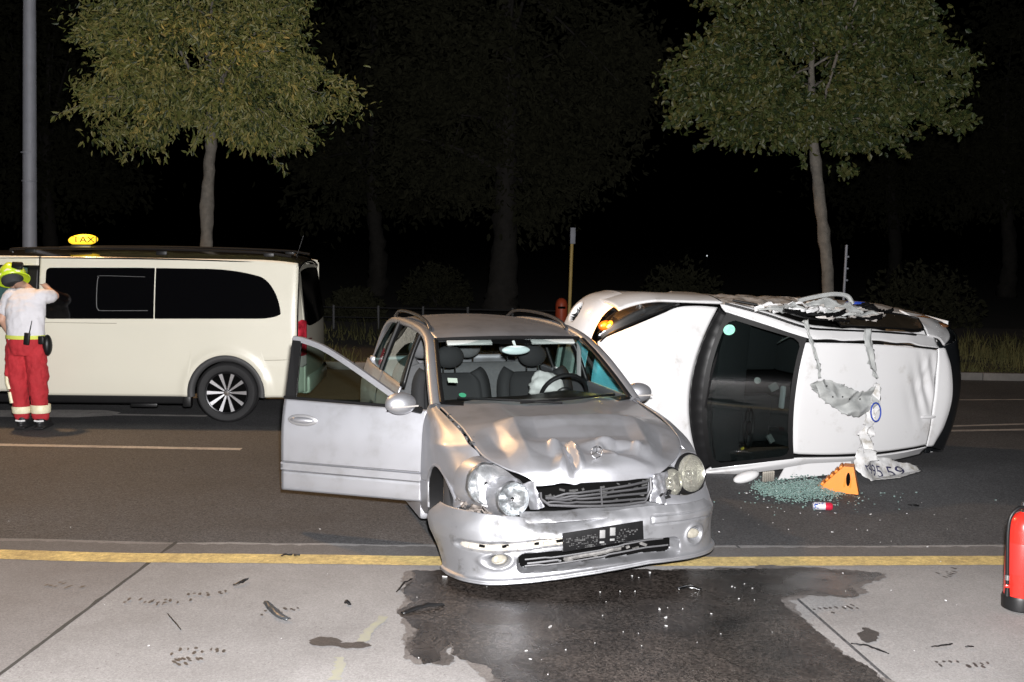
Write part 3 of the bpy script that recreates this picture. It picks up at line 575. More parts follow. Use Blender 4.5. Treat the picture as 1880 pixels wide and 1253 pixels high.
# ---- roof, pillars, glass
rr = [(-2.17, .575, 1.372, 1.345), (-2.3, .585, 1.412, 1.378), (-2.6, .59, 1.446, 1.405), (-3.1, .59, 1.456, 1.412), (-3.6, .58, 1.446, 1.400), (-4.05, .56, 1.41, 1.368), (-4.28, .55, 1.37, 1.33)]
N = [[(x-.07*(t*t)*(x > -2.4), w_*t, zc+(ze-zc)*abs(t)**2.2) for t in np.linspace(-1, 1, 9)] for x, w_, zc, ze in rr]
gmesh('roof', net(N, 60, 40), M_silver, car, solid=.02, flip=True)
def sweep(name, path, prof, m, parent, n=40, twist=None):
    P = cr(path, n); t = np.gradient(P, axis=0); t /= np.linalg.norm(t, axis=1)[:, None]; out = np.zeros((n, len(prof), 3)); yv = np.array([0, 1., 0])
    for i in range(n):
        u = np.cross(t[i], yv); u /= np.linalg.norm(u); v = np.cross(u, t[i])
        for j, (a, b) in enumerate(prof): out[i, j] = P[i]+u*a+v*b
    return gmesh(name, out, m, parent, closed_v=True, angle=50)
prof = [(.038*math.cos(a)*(1 if math.cos(a) > 0 else .8), .042*math.sin(a)) for a in np.linspace(0, 2*math.pi, 15)[:-1]]
for s_ in (-1, 1):
    sweep('pillar_rail', [(-1.40, s_*.765, .955), (-1.62, s_*.735, 1.085), (-1.9, s_*.69, 1.235), (-2.15, s_*.645, 1.335), (-2.45, s_*.622, 1.388), (-2.9, s_*.615, 1.405), (-3.5, s_*.605, 1.395), (-4.0, s_*.59, 1.35), (-4.28, s_*.60, 1.24), (-4.42, s_*.66, .98)], prof, M_silver, car, 70)
    sweep('windscreen_seal', [(-1.40, s_*.715, .985), (-1.62, s_*.685, 1.105), (-1.9, s_*.64, 1.25), (-2.13, s_*.60, 1.352)], [(.012*math.cos(a), .02*math.sin(a)) for a in np.linspace(0, 6.28, 9)[:-1]], M_blackpl, car, 24)
    rl = sweep('roof_rail', [(-2.45, s_*.575, 1.405), (-2.58, s_*.572, 1.452), (-2.9, s_*.57, 1.482), (-3.4, s_*.565, 1.482), (-3.85, s_*.555, 1.455), (-4.08, s_*.55, 1.39)], [(.014*math.cos(a), .017*math.sin(a)) for a in np.linspace(0, 6.28, 11)[:-1]], M_rail, car, 40)
ws = net([[(-1.42+.26*(1-t*t), .715*t, .985) for t in np.linspace(-1, 1, 7)], [(-1.79+.17*(1-t*t), .66*t, 1.185) for t in np.linspace(-1, 1, 7)], [(-2.19+.07*(1-t*t), .595*t, 1.345+.018*(1-t*t)) for t in np.linspace(-1, 1, 7)]], 16, 30)
wsc = gmesh('windscreen', ws, M_glassF, car)
MB().tube([tuple(p+np.array([-.004, 0, .006])) for p in ws[-1]], .016, 6).build('windscreen_edge', M_blackpl, wsc)
MB().add([tuple(ws[i, j]+np.array([-.01, 0, -.012])) for i in (14, 15) for j in range(2, 28)], [tuple(f) for f in gfaces(2, 26)]).build('shade_band', M_blackpl, wsc, False)
for (i, j, w_, h_, c_) in ((5, 2, .06, .05, (.55, .62, .55)), (2, 3, .045, .045, (.05, .30, .17))):
    p = ws[i, j]+np.array([-.012, 0, -.012]); u = ws[i, j+1]-ws[i, j]; u /= np.linalg.norm(u); v = ws[i+1, j]-ws[i, j]; v /= np.linalg.norm(v)
    q = [(a, b) for a, b in ((-1, -1), (1, -1), (1, 1), (-1, 1))] if i == 5 else [(math.cos(a), math.sin(a)) for a in np.linspace(0, 6.28, 21)[:-1]]
    MB().add([p+u*a*w_/2*1.2+v*b*h_/2*1.2 for a, b in q], [tuple(range(len(q)))]).build('sticker', mat('sticker%d' % i, c_, .5), wsc, False)
# cowl and wipers
cw = net([[(-1.40+.26*(1-t*t), .73*t, .972) for t in np.linspace(-1, 1, 7)], [(-1.52+.26*(1-t*t), .72*t, .985) for t in np.linspace(-1, 1, 7)]], 4, 30); gmesh('cowl', cw, M_blackpl, car)
MB().tube([(-1.19, -.2, 1.0), (-1.24, .2, 1.012), (-1.42, .6, 1.005)], .009, 6).build('wiper', M_blackpl, car)
MB().tube([(-1.16, .1, .995), (-1.24, -.25, 1.012), (-1.42, -.6, 1.01)], .009, 6).build('wiper', M_blackpl, car)
# ---- flanks
def flank(s_, x0, x1, name, arch=None):
    xs = np.linspace(x0, x1, 30); g = np.zeros((30, 16, 3))
    for i, x in enumerate(xs):
        zb = .20
        if arch and abs(x-arch) < .36: zb = max(zb, .31+math.sqrt(.36**2-(x-arch)**2))
        tap = .05*max(0, (-x-3.7)/.8)**2
        for j, t in enumerate(np.linspace(0, 1, 16)):
            z = zb+(.965-zb)*t; yy = .865-.03*max(0, (.35-z)/.2)**2-.075*max(0, (z-.62)/.35)**2-tap; g[i, j] = (x, s_*yy, z)
    return gmesh(name, g, M_silver, car, flip=s_ < 0, solid=.02)
flank(1, -1.47, -2.52, 'door'); flank(1, -2.53, -3.35, 'rear_door', -3.515); flank(1, -3.36, -4.45, 'rear_wing', -3.515)
rd = flank(-1, -2.53, -3.35, 'rear_door', -3.515); flank(-1, -3.36, -4.45, 'rear_wing', -3.515)
for s_ in (-1, 1):
    MB().box((-2.0, s_*.80, .20), (1.1, .12, .14), bev=.03).build('sill', M_silver, car)
    bp_ = net([[(-2.46, s_*.80, .95), (-2.50, s_*.72, 1.2), (-2.54, s_*.635, 1.39)], [(-2.56, s_*.80, .95), (-2.58, s_*.72, 1.2), (-2.60, s_*.635, 1.39)]], 4, 12); gmesh('door_pillar', bp_, M_blackpl, car, solid=.03)
    wn_ = net([[(-2.58, s_*.795, .965), (-2.98, s_*.795, .975), (-3.38, s_*.79, .985)], [(-2.60, s_*.715, 1.2), (-3.0, s_*.715, 1.2), (-3.38, s_*.71, 1.2)], [(-2.62, s_*.645, 1.375), (-3.0, s_*.64, 1.385), (-3.36, s_*.635, 1.375)]], 10, 16); gmesh('rear_door_glass', wn_, M_glassS, car)
    wn_ = net([[(-3.44, s_*.79, .985), (-3.85, s_*.77, .99), (-4.30, s_*.71, .99)], [(-3.44, s_*.71, 1.2), (-3.8, s_*.70, 1.2), (-4.2, s_*.65, 1.19)], [(-3.42, s_*.635, 1.375), (-3.75, s_*.63, 1.36), (-4.05, s_*.61, 1.32)]], 10, 16); gmesh('quarter_glass', wn_, M_glassS, car)
    MB().tube([(-3.40, s_*.80, .97), (-3.41, s_*.715, 1.2), (-3.40, s_*.64, 1.39)], .022, 8).build('window_post', M_blackpl, car)
wn_ = net([[(-1.50, .80, .96), (-2.0, .80, .965), (-2.44, .80, .965)], [(-1.80, .735, 1.10), (-2.1, .72, 1.2), (-2.48, .72, 1.2)], [(-2.05, .665, 1.28), (-2.2, .65, 1.36), (-2.52, .645, 1.38)]], 10, 16); gmesh('door_glass', wn_, glass('side_glass_bright', (.35, .75, .80), .08), car)
tg = net([[(-4.45, y, .3) for y in (-.80, 0, .80)], [(-4.50, y, .75) for y in (-.80, 0, .80)], [(-4.45, y, .98) for y in (-.72, 0, .72)]], 10, 20); gmesh('tailgate', tg, M_silver, car, solid=.02)
tg = net([[(-4.45, y, .99) for y in (-.70, 0, .70)], [(-4.28, y, 1.34) for y in (-.56, 0, .56)]], 6, 12); gmesh('rear_window', tg, M_glassS, car)
# ---- interior
it = MB().box((-2.9, 0, .27), (3.0, 1.5, .06)).box((-1.5, 0, .6), (.06, 1.45, .7)).build('cabin_floor', M_dark, car, False)
ds = net([[(-1.40, -.70, .95), (-1.26, -.35, .96), (-1.22, 0, .965), (-1.26, .35, .97), (-1.40, .70, .95)], [(-1.62, -.70, .95), (-1.6, -.35, .965), (-1.6, 0, .97), (-1.6, .35, .995), (-1.62, .70, .95)], [(-1.78, -.70, .90), (-1.8, -.35, .91), (-1.8, 0, .92), (-1.8, .35, .95), (-1.78, .70, .9)], [(-1.76, -.70, .55), (-1.76, -.35, .55), (-1.76, 0, .55), (-1.76, .35, .55), (-1.76, .70, .55)]], 24, 40); gmesh('dashboard', ds, M_blackpl, car)
stw = empty('steering_wheel', (-1.87, .36, .945)); stw.parent = car; stw.rotation_euler = (0, R(-62), 0)
MB().tube([(.185*math.cos(a), .185*math.sin(a), 0) for a in np.linspace(0, 2*math.pi, 33)], .017, 8, False).build('rim', M_blackpl, stw)
MB().sphere((0, 0, -.01), (.08, .075, .03), 8, 16).box((0, .12, 0), (.03, .13, .015)).box((0, -.12, 0), (.03, .13, .015)).box((-.1, 0, 0), (.1, .03, .015)).build('hub', M_blackpl, stw)
ab = MB().sphere((0, 0, 0), (.09, .15, .12), 22, 30); P = np.array(ab.v); P[:, 2] = np.where(P[:, 2] > 0, P[:, 2], P[:, 2]*.6); d = fbm(P, 9, 3, 3); P += P*(d*.28)[:, None]; P[:, 1] -= .25*P[:, 2]*(P[:, 2] > 0)
ab.v = [tuple(p+np.array([-1.98, .25, .99])) for p in P]; ab.build('airbag', mat('airbag_cloth', (.42, .43, .42), .9, var=.25, bump=.3, bscale=30), car)
def seat(x, y, w_, zt, m1, m2, nm_='front_seat', heads=((0,),)):
    s_ = empty(nm_, (x, y, 0)); s_.parent = car
    g = net([[(.10, t*w_*.46, .45) for t in (-1, -.85, 0, .85, 1)], [(.03, t*w_*.5, .70) for t in (-1, -.8, 0, .8, 1)], [(-.05, t*w_*.48, .95) for t in (-1, -.8, 0, .8, 1)], [(-.11, t*w_*.36, zt) for t in (-1, -.8, 0, .8, 1)]], 18, 20); k = np.linspace(-1, 1, 20); g[..., 0] += .05*np.abs(k)**3
    gmesh('backrest', g, m1, s_, solid=.10)
    MB().box((.32, 0, .42), (.5, w_*.9, .16), bev=.05).build('cushion', m2, s_)
    for hy in heads[0]:
        MB().sphere((-.13, hy, zt+.13), (.055, .125, .095), 10, 18).build('headrest', m2, s_); MB().tube([(-.12, hy-.05, zt-.02), (-.125, hy-.05, zt+.08)], .006, 6).tube([(-.12, hy+.05, zt-.02), (-.125, hy+.05, zt+.08)], .006, 6).build('headrest_post', M_chrome, s_)
seat(-2.55, -.36, .50, 1.03, M_seatd, M_seatd); seat(-2.55, .36, .50, 1.03, M_seatd, M_seatd)
seat(-3.35, 0, 1.32, 1.02, M_seat, M_seat, 'rear_seat', ((-.42, .0, .42),))
seat(-2.57, -.0, .0001, .6, M_seatd, M_seatd, 'armrest', ((),)) if False else None
MB().sphere((-1.98, .0, 1.285), (.022, .115, .036), 8, 18).tube([(-1.98, 0, 1.3), (-2.05, 0, 1.345)], .012, 6).build('rear_view_mirror', mat('mirror_shell', (.42, .50, .50), .4), car)
MB().tube([(-2.47, .70, 1.33), (-2.48, .71, .98)], .02, 6).build('seat_belt', mat('belt_grey', (.2, .2, .2), .8), car)
for y in (-.34, .34): MB().box((-2.10, y, 1.335), (.05, .36, .018), rot('Y', .5), .006).build('sun_visor', mat('visor_pale', (.34, .36, .35), .8), car)
# ---- door mirror, driver side
def door_mirror(parent, c, s_, yaw=0):
    m_ = empty('door_mirror', c); m_.parent = parent; m_.rotation_euler = (0, 0, yaw)
    b = MB().sphere((0, 0, 0), (.075, .115, .078), 16, 24); P = np.array(b.v); P[:, 0] = np.where(P[:, 0] < -.03, -.03, P[:, 0]); P[:, 2] += .015*P[:, 1]*s_; b.v = [tuple(p) for p in P]
    b.build('mirror_shell', M_silver, m_)
    MB().box((-.032, 0, 0), (.004, .18, .11), bev=.001).build('mirror_glass', M_chrome, m_)
    MB().tube([(0, -s_*.09, -.04), (0, -s_*.16, -.06)], .025, 8).build('mirror_arm', M_blackpl, m_)
    q = MB().tube([(.071, -.10, -.012), (.077, 0, -.012), (.071, .10, -.012)], .006, 6); q.build('indicator', mat('indicator_clear', (.36, .34, .32), .3), m_)
    return m_
door_mirror(car, (-1.80, .95, .955), 1)
# ---- open passenger door (pivot at its hinges)
dr = empty('front_passenger_door', (-1.44, -.845, 0)); dr.parent = car; dr.rotation_euler = (0, 0, 1.0)
DL = 1.10; CENTRE[dr.name] = (-.55, .6, .6)
def dsurf(z): return -(.02-.03*max(0, (.35-z)/.2)**2-.075*max(0, (z-.62)/.35)**2)
zs = np.r_[np.linspace(.27, .40, 10), .412, np.linspace(.42, .47, 8), .478, np.linspace(.485, .925, 26)]
g = np.zeros((46, len(zs), 3))
for i, t in enumerate(np.linspace(0, 1, 46)):
    for j, z in enumerate(zs):
        xb = -DL*t+(.03*(1-t))*math.sin((z-.27)*3)
        y = dsurf(z)
        if z in (.412, .478): y += .008
        if .412 < z < .478: y -= .007
        fz = z+.02*t*(z-.27)/.66
        g[i, j] = (xb, y, fz)
dk = gmesh('door_skin', g, M_silver, dr, flip=True, solid=.05, off=-1, angle=35)
MB().add([(0.0, .03, .30), (-DL+.02, .03, .30), (-DL+.02, .06, .9), (-.02, .06, .9)], [(0, 1, 2, 3)]).build('door_lining', M_seatd, dr, False)
fpth = [(-.10, .03, .925), (-.32, .045, 1.055), (-.58, .075, 1.20), (-.82, .112, 1.315), (-1.0, .14, 1.365), (-1.09, .15, 1.375)]
fp_ = cr(fpth, 30); fr_ = np.zeros((30, 4, 3))
for i, p in enumerate(fp_):
    tt = np.gradient(fp_, axis=0)[i]; tt /= np.linalg.norm(tt); nn = np.array([-tt[2], 0, tt[0]])*-1
    nn = nn if nn[2] > 0 else -nn
    for j, (a, b) in enumerate(((-.02, 0), (.02, 0), (.02, .035), (-.02, .035))): fr_[i, j] = p+nn*a+np.array([0, b, 0])
gmesh('window_frame', fr_, M_silver, dr, closed_v=True, angle=30)
MB().add([(-1.02, .045, .94), (-1.10, .045, .945), (-1.095, .155, 1.385), (-1.02, .145, 1.37), (-1.02, .075, .94), (-1.10, .075, .945), (-1.095, .18, 1.385), (-1.02, .17, 1.37)], [(0, 1, 2, 3), (7, 6, 5, 4), (1, 5, 6, 2), (0, 3, 7, 4), (3, 2, 6, 7), (0, 4, 5, 1)]).build('rear_frame', M_blackpl, dr, False)
MB().tube([(-.02, .022, .935), (-DL, .03, .952)], .012, 6).build('belt_seal', M_blackpl, dr)
gl = [(-.16, .05, .935), (-.32, .058, 1.04), (-.58, .085, 1.185), (-.82, .12, 1.30), (-1.03, .147, 1.355), (-1.03, .06, .945)]
MB().add(gl, [tuple(range(6))]).build('door_glass', M_glassS, dr, False)
hd = MB().sphere((-.93, -.022, .80), (.095, .026, .024), 10, 20); hd.build('door_handle', M_silver, dr)
MB().sphere((-.93, -.012, .798), (.12, .014, .045), 8, 20).build('handle_recess', mat('silver_recess', (.33, .33, .34), .4, .6), dr)
MB().add([(-.02, .02, .93), (-.24, .035, .94), (-.20, .045, 1.02), (-.05, .03, .95)], [(0, 1, 2, 3)]).build('mirror_sail', M_silver, dr, False)
dm = door_mirror(dr, (-.12, -.12, .985), -1, -.75); dm.scale = (1.05, 1, 1)
for z in (.42, .75): MB().tube([(0, .02, z), (.02, .02, z)], .03, 8).build('hinge', M_silver, dr)
for z in (.408, .482): MB().box((-DL/2, dsurf(z)-.0005, z+.005), (DL-.03, .006, .006)).build('trim_line', mat('trim_line', (.10, .10, .105), .5), dr)
# ================================================================== white hatchback lying on its side
WA, WT = .437, -.045
fw = Vector((-math.cos(WA), -math.sin(WA), .042)).normalized(); n0 = fw.cross(Vector((0, 0, -1))).normalized(); dn = n0.cross(fw)
lf = dn*math.cos(WT)+n0*math.sin(WT); up_ = fw.cross(lf)
WO = Vector((.612, 10.395, .868))
WM = Matrix((fw, lf, up_)).transposed()
white = empty('overturned_white_car', (0, 0, 0), 0, 'white hatchback lying on its side, roof towards the viewer', 'car')
CENTRE[white.name] = (-1.7, 0, .6)
white.matrix_world = Matrix.Translation(WO) @ WM.to_4x4()
_Wi = np.array(WM.transposed()); _Wo = np.array(WO)
def WL(u, v, z):                            # car-space point seen at a photo position on the plane of height z of the car
    d = _Wi @ cam_ray(u, v); o = _Wi @ (np.array([0, 0, CAM_H])-_Wo); return o+d*((z-o[2])/d[2])
M_wpaint = mat('white_car_paint', (.55, .55, .555), .35, 0., .4, c2=(.43, .42, .41), scale=4.5, thr=(.27, .42), rvar=.08)
M_wdirty = mat('white_paint_scuffed', (.44, .42, .40), .5, 0., .3, c2=(.24, .22, .20), scale=7, thr=(.35, .6))
M_gdark = glass('tinted_windscreen', (.46, .53, .525), .05)
M_gblack = mat('black_glass', (.006, .007, .008), .05, 0., .5)
M_seal = mat('seal_black', (.003, .003, .0032), .5, spec=.2)
M_film = mat('torn_film', (.36, .37, .36), .6, c2=(.22, .23, .23), scale=9, bump=.2, bscale=40)
# bonnet
hr_ = [(.20, .40, .755, .735), (.16, .43, .795, .76), (.05, .49, .845, .80), (-.15, .585, .90, .845), (-.35, .68, .945, .885), (-.50, .745, .972, .905), (-.70, .765, .995, .925), (-.90, .76, 1.015, .945)]
N = [[(x+(.27*(1-t*t) if x < -.6 else .10*(1-t*t))*(1 if x < .0 else .6), w_*t, zc+(ze-zc)*abs(t)**2.4) for t in np.linspace(-1, 1, 11)] for x, w_, zc, ze in hr_]
gmesh('bonnet', net(N, 50, 60), M_wpaint, white, solid=.02, off=-1)
# black cowl strip and windscreen
cwl = net([[(-.915+.27*(1-t*t), .755*t, .995-.05*t*t) for t in np.linspace(-1, 1, 9)], [(-.955+.22*(1-t*t), .735*t, 1.0-.04*t*t) for t in np.linspace(-1, 1, 9)], [(-.99+.18*(1-t*t), .715*t, 1.035-.03*t*t) for t in np.linspace(-1, 1, 9)]], 8, 40); cwl[..., 2] += .004*np.sin(np.arange(40)*2.1)[None]
cowl = gmesh('cowl', cwl, M_blackpl, white, solid=.02)
wsN = [[(-.95+.18*(1-t*t), .725*t, 1.02) for t in np.linspace(-1, 1, 9)], [(-1.24+.12*(1-t*t), .64*t, 1.22) for t in np.linspace(-1, 1, 9)], [(-1.56+.07*(1-t*t), .555*t, 1.415+.01*(1-t*t)) for t in np.linspace(-1, 1, 9)]]
wsg = net(wsN, 130, 170); wscr = gmesh('windscreen', wsg, M_gdark, white)
# frit border: ring of cells around the glass, slightly proud
bi, bj = np.meshgrid(np.linspace(0, 1, 129), np.linspace(0, 1, 169), indexing='ij'); sdb = sd_box(bi, bj*1.6, .5, .8, .45, .755, .10)
gmesh('frit_border', wsg+np.array([.003, 0, .004]), M_seal, wscr, keep=(sdb > 0))
gp_ = MB(); q = wsg[6, 5]; u_ = wsg[6, 6]-wsg[6, 5]; u_ /= np.linalg.norm(u_); v_ = wsg[7, 5]-wsg[6, 5]; v_ /= np.linalg.norm(v_); q = WL(1343, 602, 1.22)
k = np.argmin(((wsg-q)**2).sum(-1)[:, :85]); q = wsg[k//85, k % 85]+np.array([.006, 0, .008])
gp_.add([q+(u_*math.cos(a)+v_*math.sin(a))*.05 for a in np.linspace(0, 6.28, 25)[:-1]], [tuple(range(24))]).build('sticker', mat('green_badge', (.10, .42, .28), .5, c2=(.25, .55, .45), scale=30), wscr, False)
for s0, s1 in (((-.93, -.55, 1.03), (-.80, .15, 1.04)), ((-.86, .05, 1.03), (-.96, .62, 1.04))):
    MB().tube(cr([s0, ((s0[0]+s1[0])/2+.03, (s0[1]+s1[1])/2, 1.05), s1], 12), .011, 6).build('wiper', M_blackpl, white)
# roof panel with black ditch strips, side rails
rw = [(-1.56, .535, 1.425), (-1.66, .54, 1.45), (-2.0, .545, 1.485), (-2.5, .535, 1.49), (-2.95, .505, 1.47), (-3.17, .485, 1.445)]
N = [[(x+.07*(1-t*t)*(x > -1.7), w_*t*.955, z-.028*abs(t)**2.5) for t in np.linspace(-1, 1, 9)] for x, w_, z in rw]
RG = net(N, 60, 50); dn_ = np.exp(-((RG[..., 0]+3.02)**2/.03+(RG[..., 1]+.12)**2/.06)); RG[..., 2] -= .035*dn_*(1+.5*np.sin(RG[..., 0]*40+RG[..., 1]*18)); RG[..., 2] += .010*np.exp(-((RG[..., 0]+2.95-.3*(RG[..., 1]+.1))/.03)**2)*np.exp(-((RG[..., 1]+.2)/.2)**2)
roof = gmesh('roof', RG, M_wpaint, white, flip=True, solid=.02)
MB().sphere((-3.10, .18, 1.462), (.10, .018, .014), 8, 18).build('roof_aerial_base', M_wpaint, white)
for s_ in (-1, 1):
    d_ = [(x, s_*w_*.985, z-.034) for x, w_, z in rw]; MB().tube(cr(d_, 30), .0075, 6).build('roof_ditch_strip', M_seal, white)
    inn = [(-.93, .775, .95), (-1.22, .69, 1.165), (-1.55, .59, 1.385), (-1.8, .575, 1.43), (-2.3, .57, 1.455), (-2.8, .545, 1.44), (-3.2, .51, 1.39)]
    outn = [(-1.02, .815, .94), (-1.3, .76, 1.13), (-1.62, .675, 1.32), (-1.85, .655, 1.36), (-2.3, .65, 1.38), (-2.8, .625, 1.365), (-3.22, .585, 1.31)]
    e0 = [(-.95, .735, 1.0), (-1.24, .65, 1.20), (-1.56, .56, 1.40), (-1.8, .555, 1.445), (-2.3, .552, 1.468), (-2.8, .53, 1.455), (-3.17, .49, 1.42)]
    g = net([[(a, s_*b, c) for a, b, c in e0], [(a, s_*b, c) for a, b, c in inn], [(a, s_*(b*.6+d*.4), c*.6+e*.4) for (a, b, c), (_, d, e) in zip(inn, outn)], [(a, s_*b, c) for a, b, c in outn]], 14, 60)
    if s_ < 0: g += (fbm(g, 5, 3, 2)*.012*np.clip((-g[..., 0]-1.4)/.4, 0, 1))[..., None]*np.array([.2, 1, .6])
    gmesh('side_rail', g, M_wpaint, white, flip=s_ > 0, solid=.02)
# sides: wing, doors, quarter (upper side is the scraped one)
def wside(s_, x0, x1, name, m, arch=None, crush=0., zt=.95):
    n = 34; g = np.zeros((n, 20, 3))
    for i, x in enumerate(np.linspace(x0, x1, n)):
        zb = .22
        if arch is not None and abs(x-arch) < .34: zb = max(zb, .29+math.sqrt(.34**2-(x-arch)**2))
        fr = max(0, (x+.35)/.55); rr_ = max(0, (-x-2.7)/.95)
        for j, t in enumerate(np.linspace(0, 1, 20)):
            z = zb+(zt-zb)*t; g[i, j] = (x, s_*(.85-.05*max(0, (.45-z)/.25)**2-.06*max(0, (z-.65)/.3)**2-.13*fr**2-.10*rr_**2), z)
    if crush: g[..., 1] += s_*-crush*(np.abs(fbm(g, 3.2, 4, 3))+.5*np.abs(fbm(g, 9, 6, 2)))
    return gmesh(name, g, m, white, flip=s_ < 0, solid=.02, angle=50)
for s_ in (-1, 1):
    cz = .03 if s_ < 0 else 0
    wside(s_, .12, -.98, 'front_wing', M_wpaint, -.42, 0, .91); wside(s_, -.995, -2.05, 'door', M_wdirty if s_ < 0 else M_wpaint, None, cz*1.3); wside(s_, -2.065, -3.62, 'rear_side', M_wdirty if s_ < 0 else M_wpaint, -2.95, cz*.6)
# window band of the upper side: smashed front window, whole rear quarter window
g = net([[(-2.12, -.805, .965), (-2.6, -.795, 1.0), (-3.02, -.76, 1.06), (-3.16, -.735, 1.13)], [(-2.05, -.735, 1.17), (-2.6, -.725, 1.19), (-3.0, -.70, 1.2), (-3.14, -.69, 1.2)], [(-2.0, -.665, 1.35), (-2.5, -.66, 1.355), (-2.95, -.645, 1.31), (-3.12, -.655, 1.25)]], 14, 30)
gmesh('quarter_window', g, mat('quarter_glass', (.035, .028, .02), .12, 0., .6, var=.5, scale=4), white, solid=.01)
MB().tube(list(g[0])+list(g[:, -1])+list(g[-1][::-1])+list(g[:, 0][::-1]), .010, 6).build('window_seal', M_seal, white)
g = net([[(-1.15, -.81, .95), (-1.6, -.815, .955), (-2.02, -.81, .96)], [(-1.55, -.74, 1.14), (-1.75, -.735, 1.17), (-2.0, -.745, 1.17)], [(-1.62, -.70, 1.29), (-1.8, -.695, 1.345), (-1.95, -.695, 1.35)]], 16, 30); g[..., 1] += .06; g += fbm(g, 4, 8, 2)[..., None]*np.array([0, .03, .02])
gmesh('smashed_window_edge', g, M_dark, white)
for s_ in (1,):
    g = net([[(-1.1, .80, .95), (-2.1, .81, .96), (-3.1, .75, 1.06)], [(-1.6, .71, 1.32), (-2.1, .69, 1.36), (-3.1, .65, 1.27)]], 8, 20); gmesh('side_glass', g, M_gblack, white)
# rear quarter skin between window and tail, tail lamp, tailgate
g = net([[(-3.10, -.80, .93), (-3.42, -.76, .93), (-3.68, -.70, .92)], [(-3.17, -.725, 1.10), (-3.42, -.695, 1.1), (-3.64, -.62, 1.08)], [(-3.14, -.67, 1.24), (-3.36, -.63, 1.22), (-3.54, -.56, 1.2)], [(-3.10, -.60, 1.34), (-3.26, -.57, 1.33), (-3.36, -.50, 1.31)]], 16, 20); gmesh('rear_quarter', g, M_wpaint, white, solid=.015)
g = net([[(-3.66, .70*t, .93) for t in (-1, -.5, 0, .5, 1)], [(-3.80+.06*t*t, .66*t, .95) for t in (-1, -.5, 0, .5, 1)], [(-3.76+.10*t*t, .61*t, 1.15) for t in (-1, -.5, 0, .5, 1)], [(-3.64+.14*t*t, .55*t, 1.32) for t in (-1, -.5, 0, .5, 1)], [(-3.38+.10*t*t, .50*t, 1.415-.03*t*t) for t in (-1, -.5, 0, .5, 1)]], 30, 40); rwn = gmesh('rear_window', g, M_gblack, white, solid=.02, flip=True)
g = net([[(-3.18, .485*t, 1.442-.03*t*t) for t in (-1, -.6, 0, .6, 1)], [(-3.27-.06*(1-t*t), .485*t, 1.452-.05*t*t) for t in (-1, -.6, 0, .6, 1)], [(-3.32-.10*(1-t*t), .47*t, 1.435-.06*t*t) for t in (-1, -.6, 0, .6, 1)]], 12, 40); gmesh('spoiler', g, M_wpaint, white, flip=True, solid=.03)
g = net([[(-3.62, .76*t, .25) for t in (-1, -.5, 0, .5, 1)], [(-3.76, .74*t, .5) for t in (-1, -.5, 0, .5, 1)], [(-3.80, .70*t, .92) for t in (-1, -.5, 0, .5, 1)]], 14, 20); gmesh('tailgate', g, M_wpaint, white, solid=.02, flip=True)
MB().sphere((-3.60, -.665, .98), (.08, .03, .11), 10, 16).build('tail_lamp', mat('tail_lamp_orange', (.10, .045, .02), .15, 0., .8), white)
MB().add([(-3.06, -.765, 1.16), (-3.26, -.752, 1.21), (-3.25, -.765, 1.10)], [(0, 1, 2)]).build('broken_veneer', mat('amber_lens', (.45, .20, .06), .3), white, False)
# front end: bumper skin with grille and fog openings, headlight
pl2 = cr([(-.10, -.815), (.07, -.765), (.21, -.65), (.305, -.45), (.345, -.2), (.355, 0), (.345, .2), (.305, .45), (.21, .65), (.07, .765), (-.10, .815)], 200)
pz2 = cr([(-.03, .20), (.0, .24), (.015, .34), (.02, .46), (.015, .56), (-.005, .64), (-.05, .715)], 70)
t2 = np.gradient(pl2, axis=0); t2 /= np.linalg.norm(t2, axis=1)[:, None]; n2 = np.stack([t2[:, 1], -t2[:, 0]], 1)
b2_ = np.zeros((200, 70, 3)); b2_[..., :2] = pl2[:, None]+n2[:, None]*pz2[None, :, :1]; b2_[..., 2] = pz2[None, :, 1]
Y2, Z2 = b2_[..., 1].copy(), b2_[..., 2].copy()
sd2 = np.minimum(np.minimum(sd_box(Y2, Z2, 0, .35, .42, .065, .05), sd_box(Y2, Z2, 0, .60, .30, .03, .02)), np.minimum(sd_ell(Y2, Z2, -.62, .36, .09, .075, .4), sd_ell(Y2, Z2, .62, .36, .09, .075, -.4)))
b2_[..., :2] += n2[:, None]*(press(sd2, .06, .02))[..., None]
mi2 = (fc(sd2) < -.006).astype(int); gmesh('front_bumper', b2_, [M_wpaint, M_blackpl], white, mi=mi2, flip=True, solid=.01, angle=50)
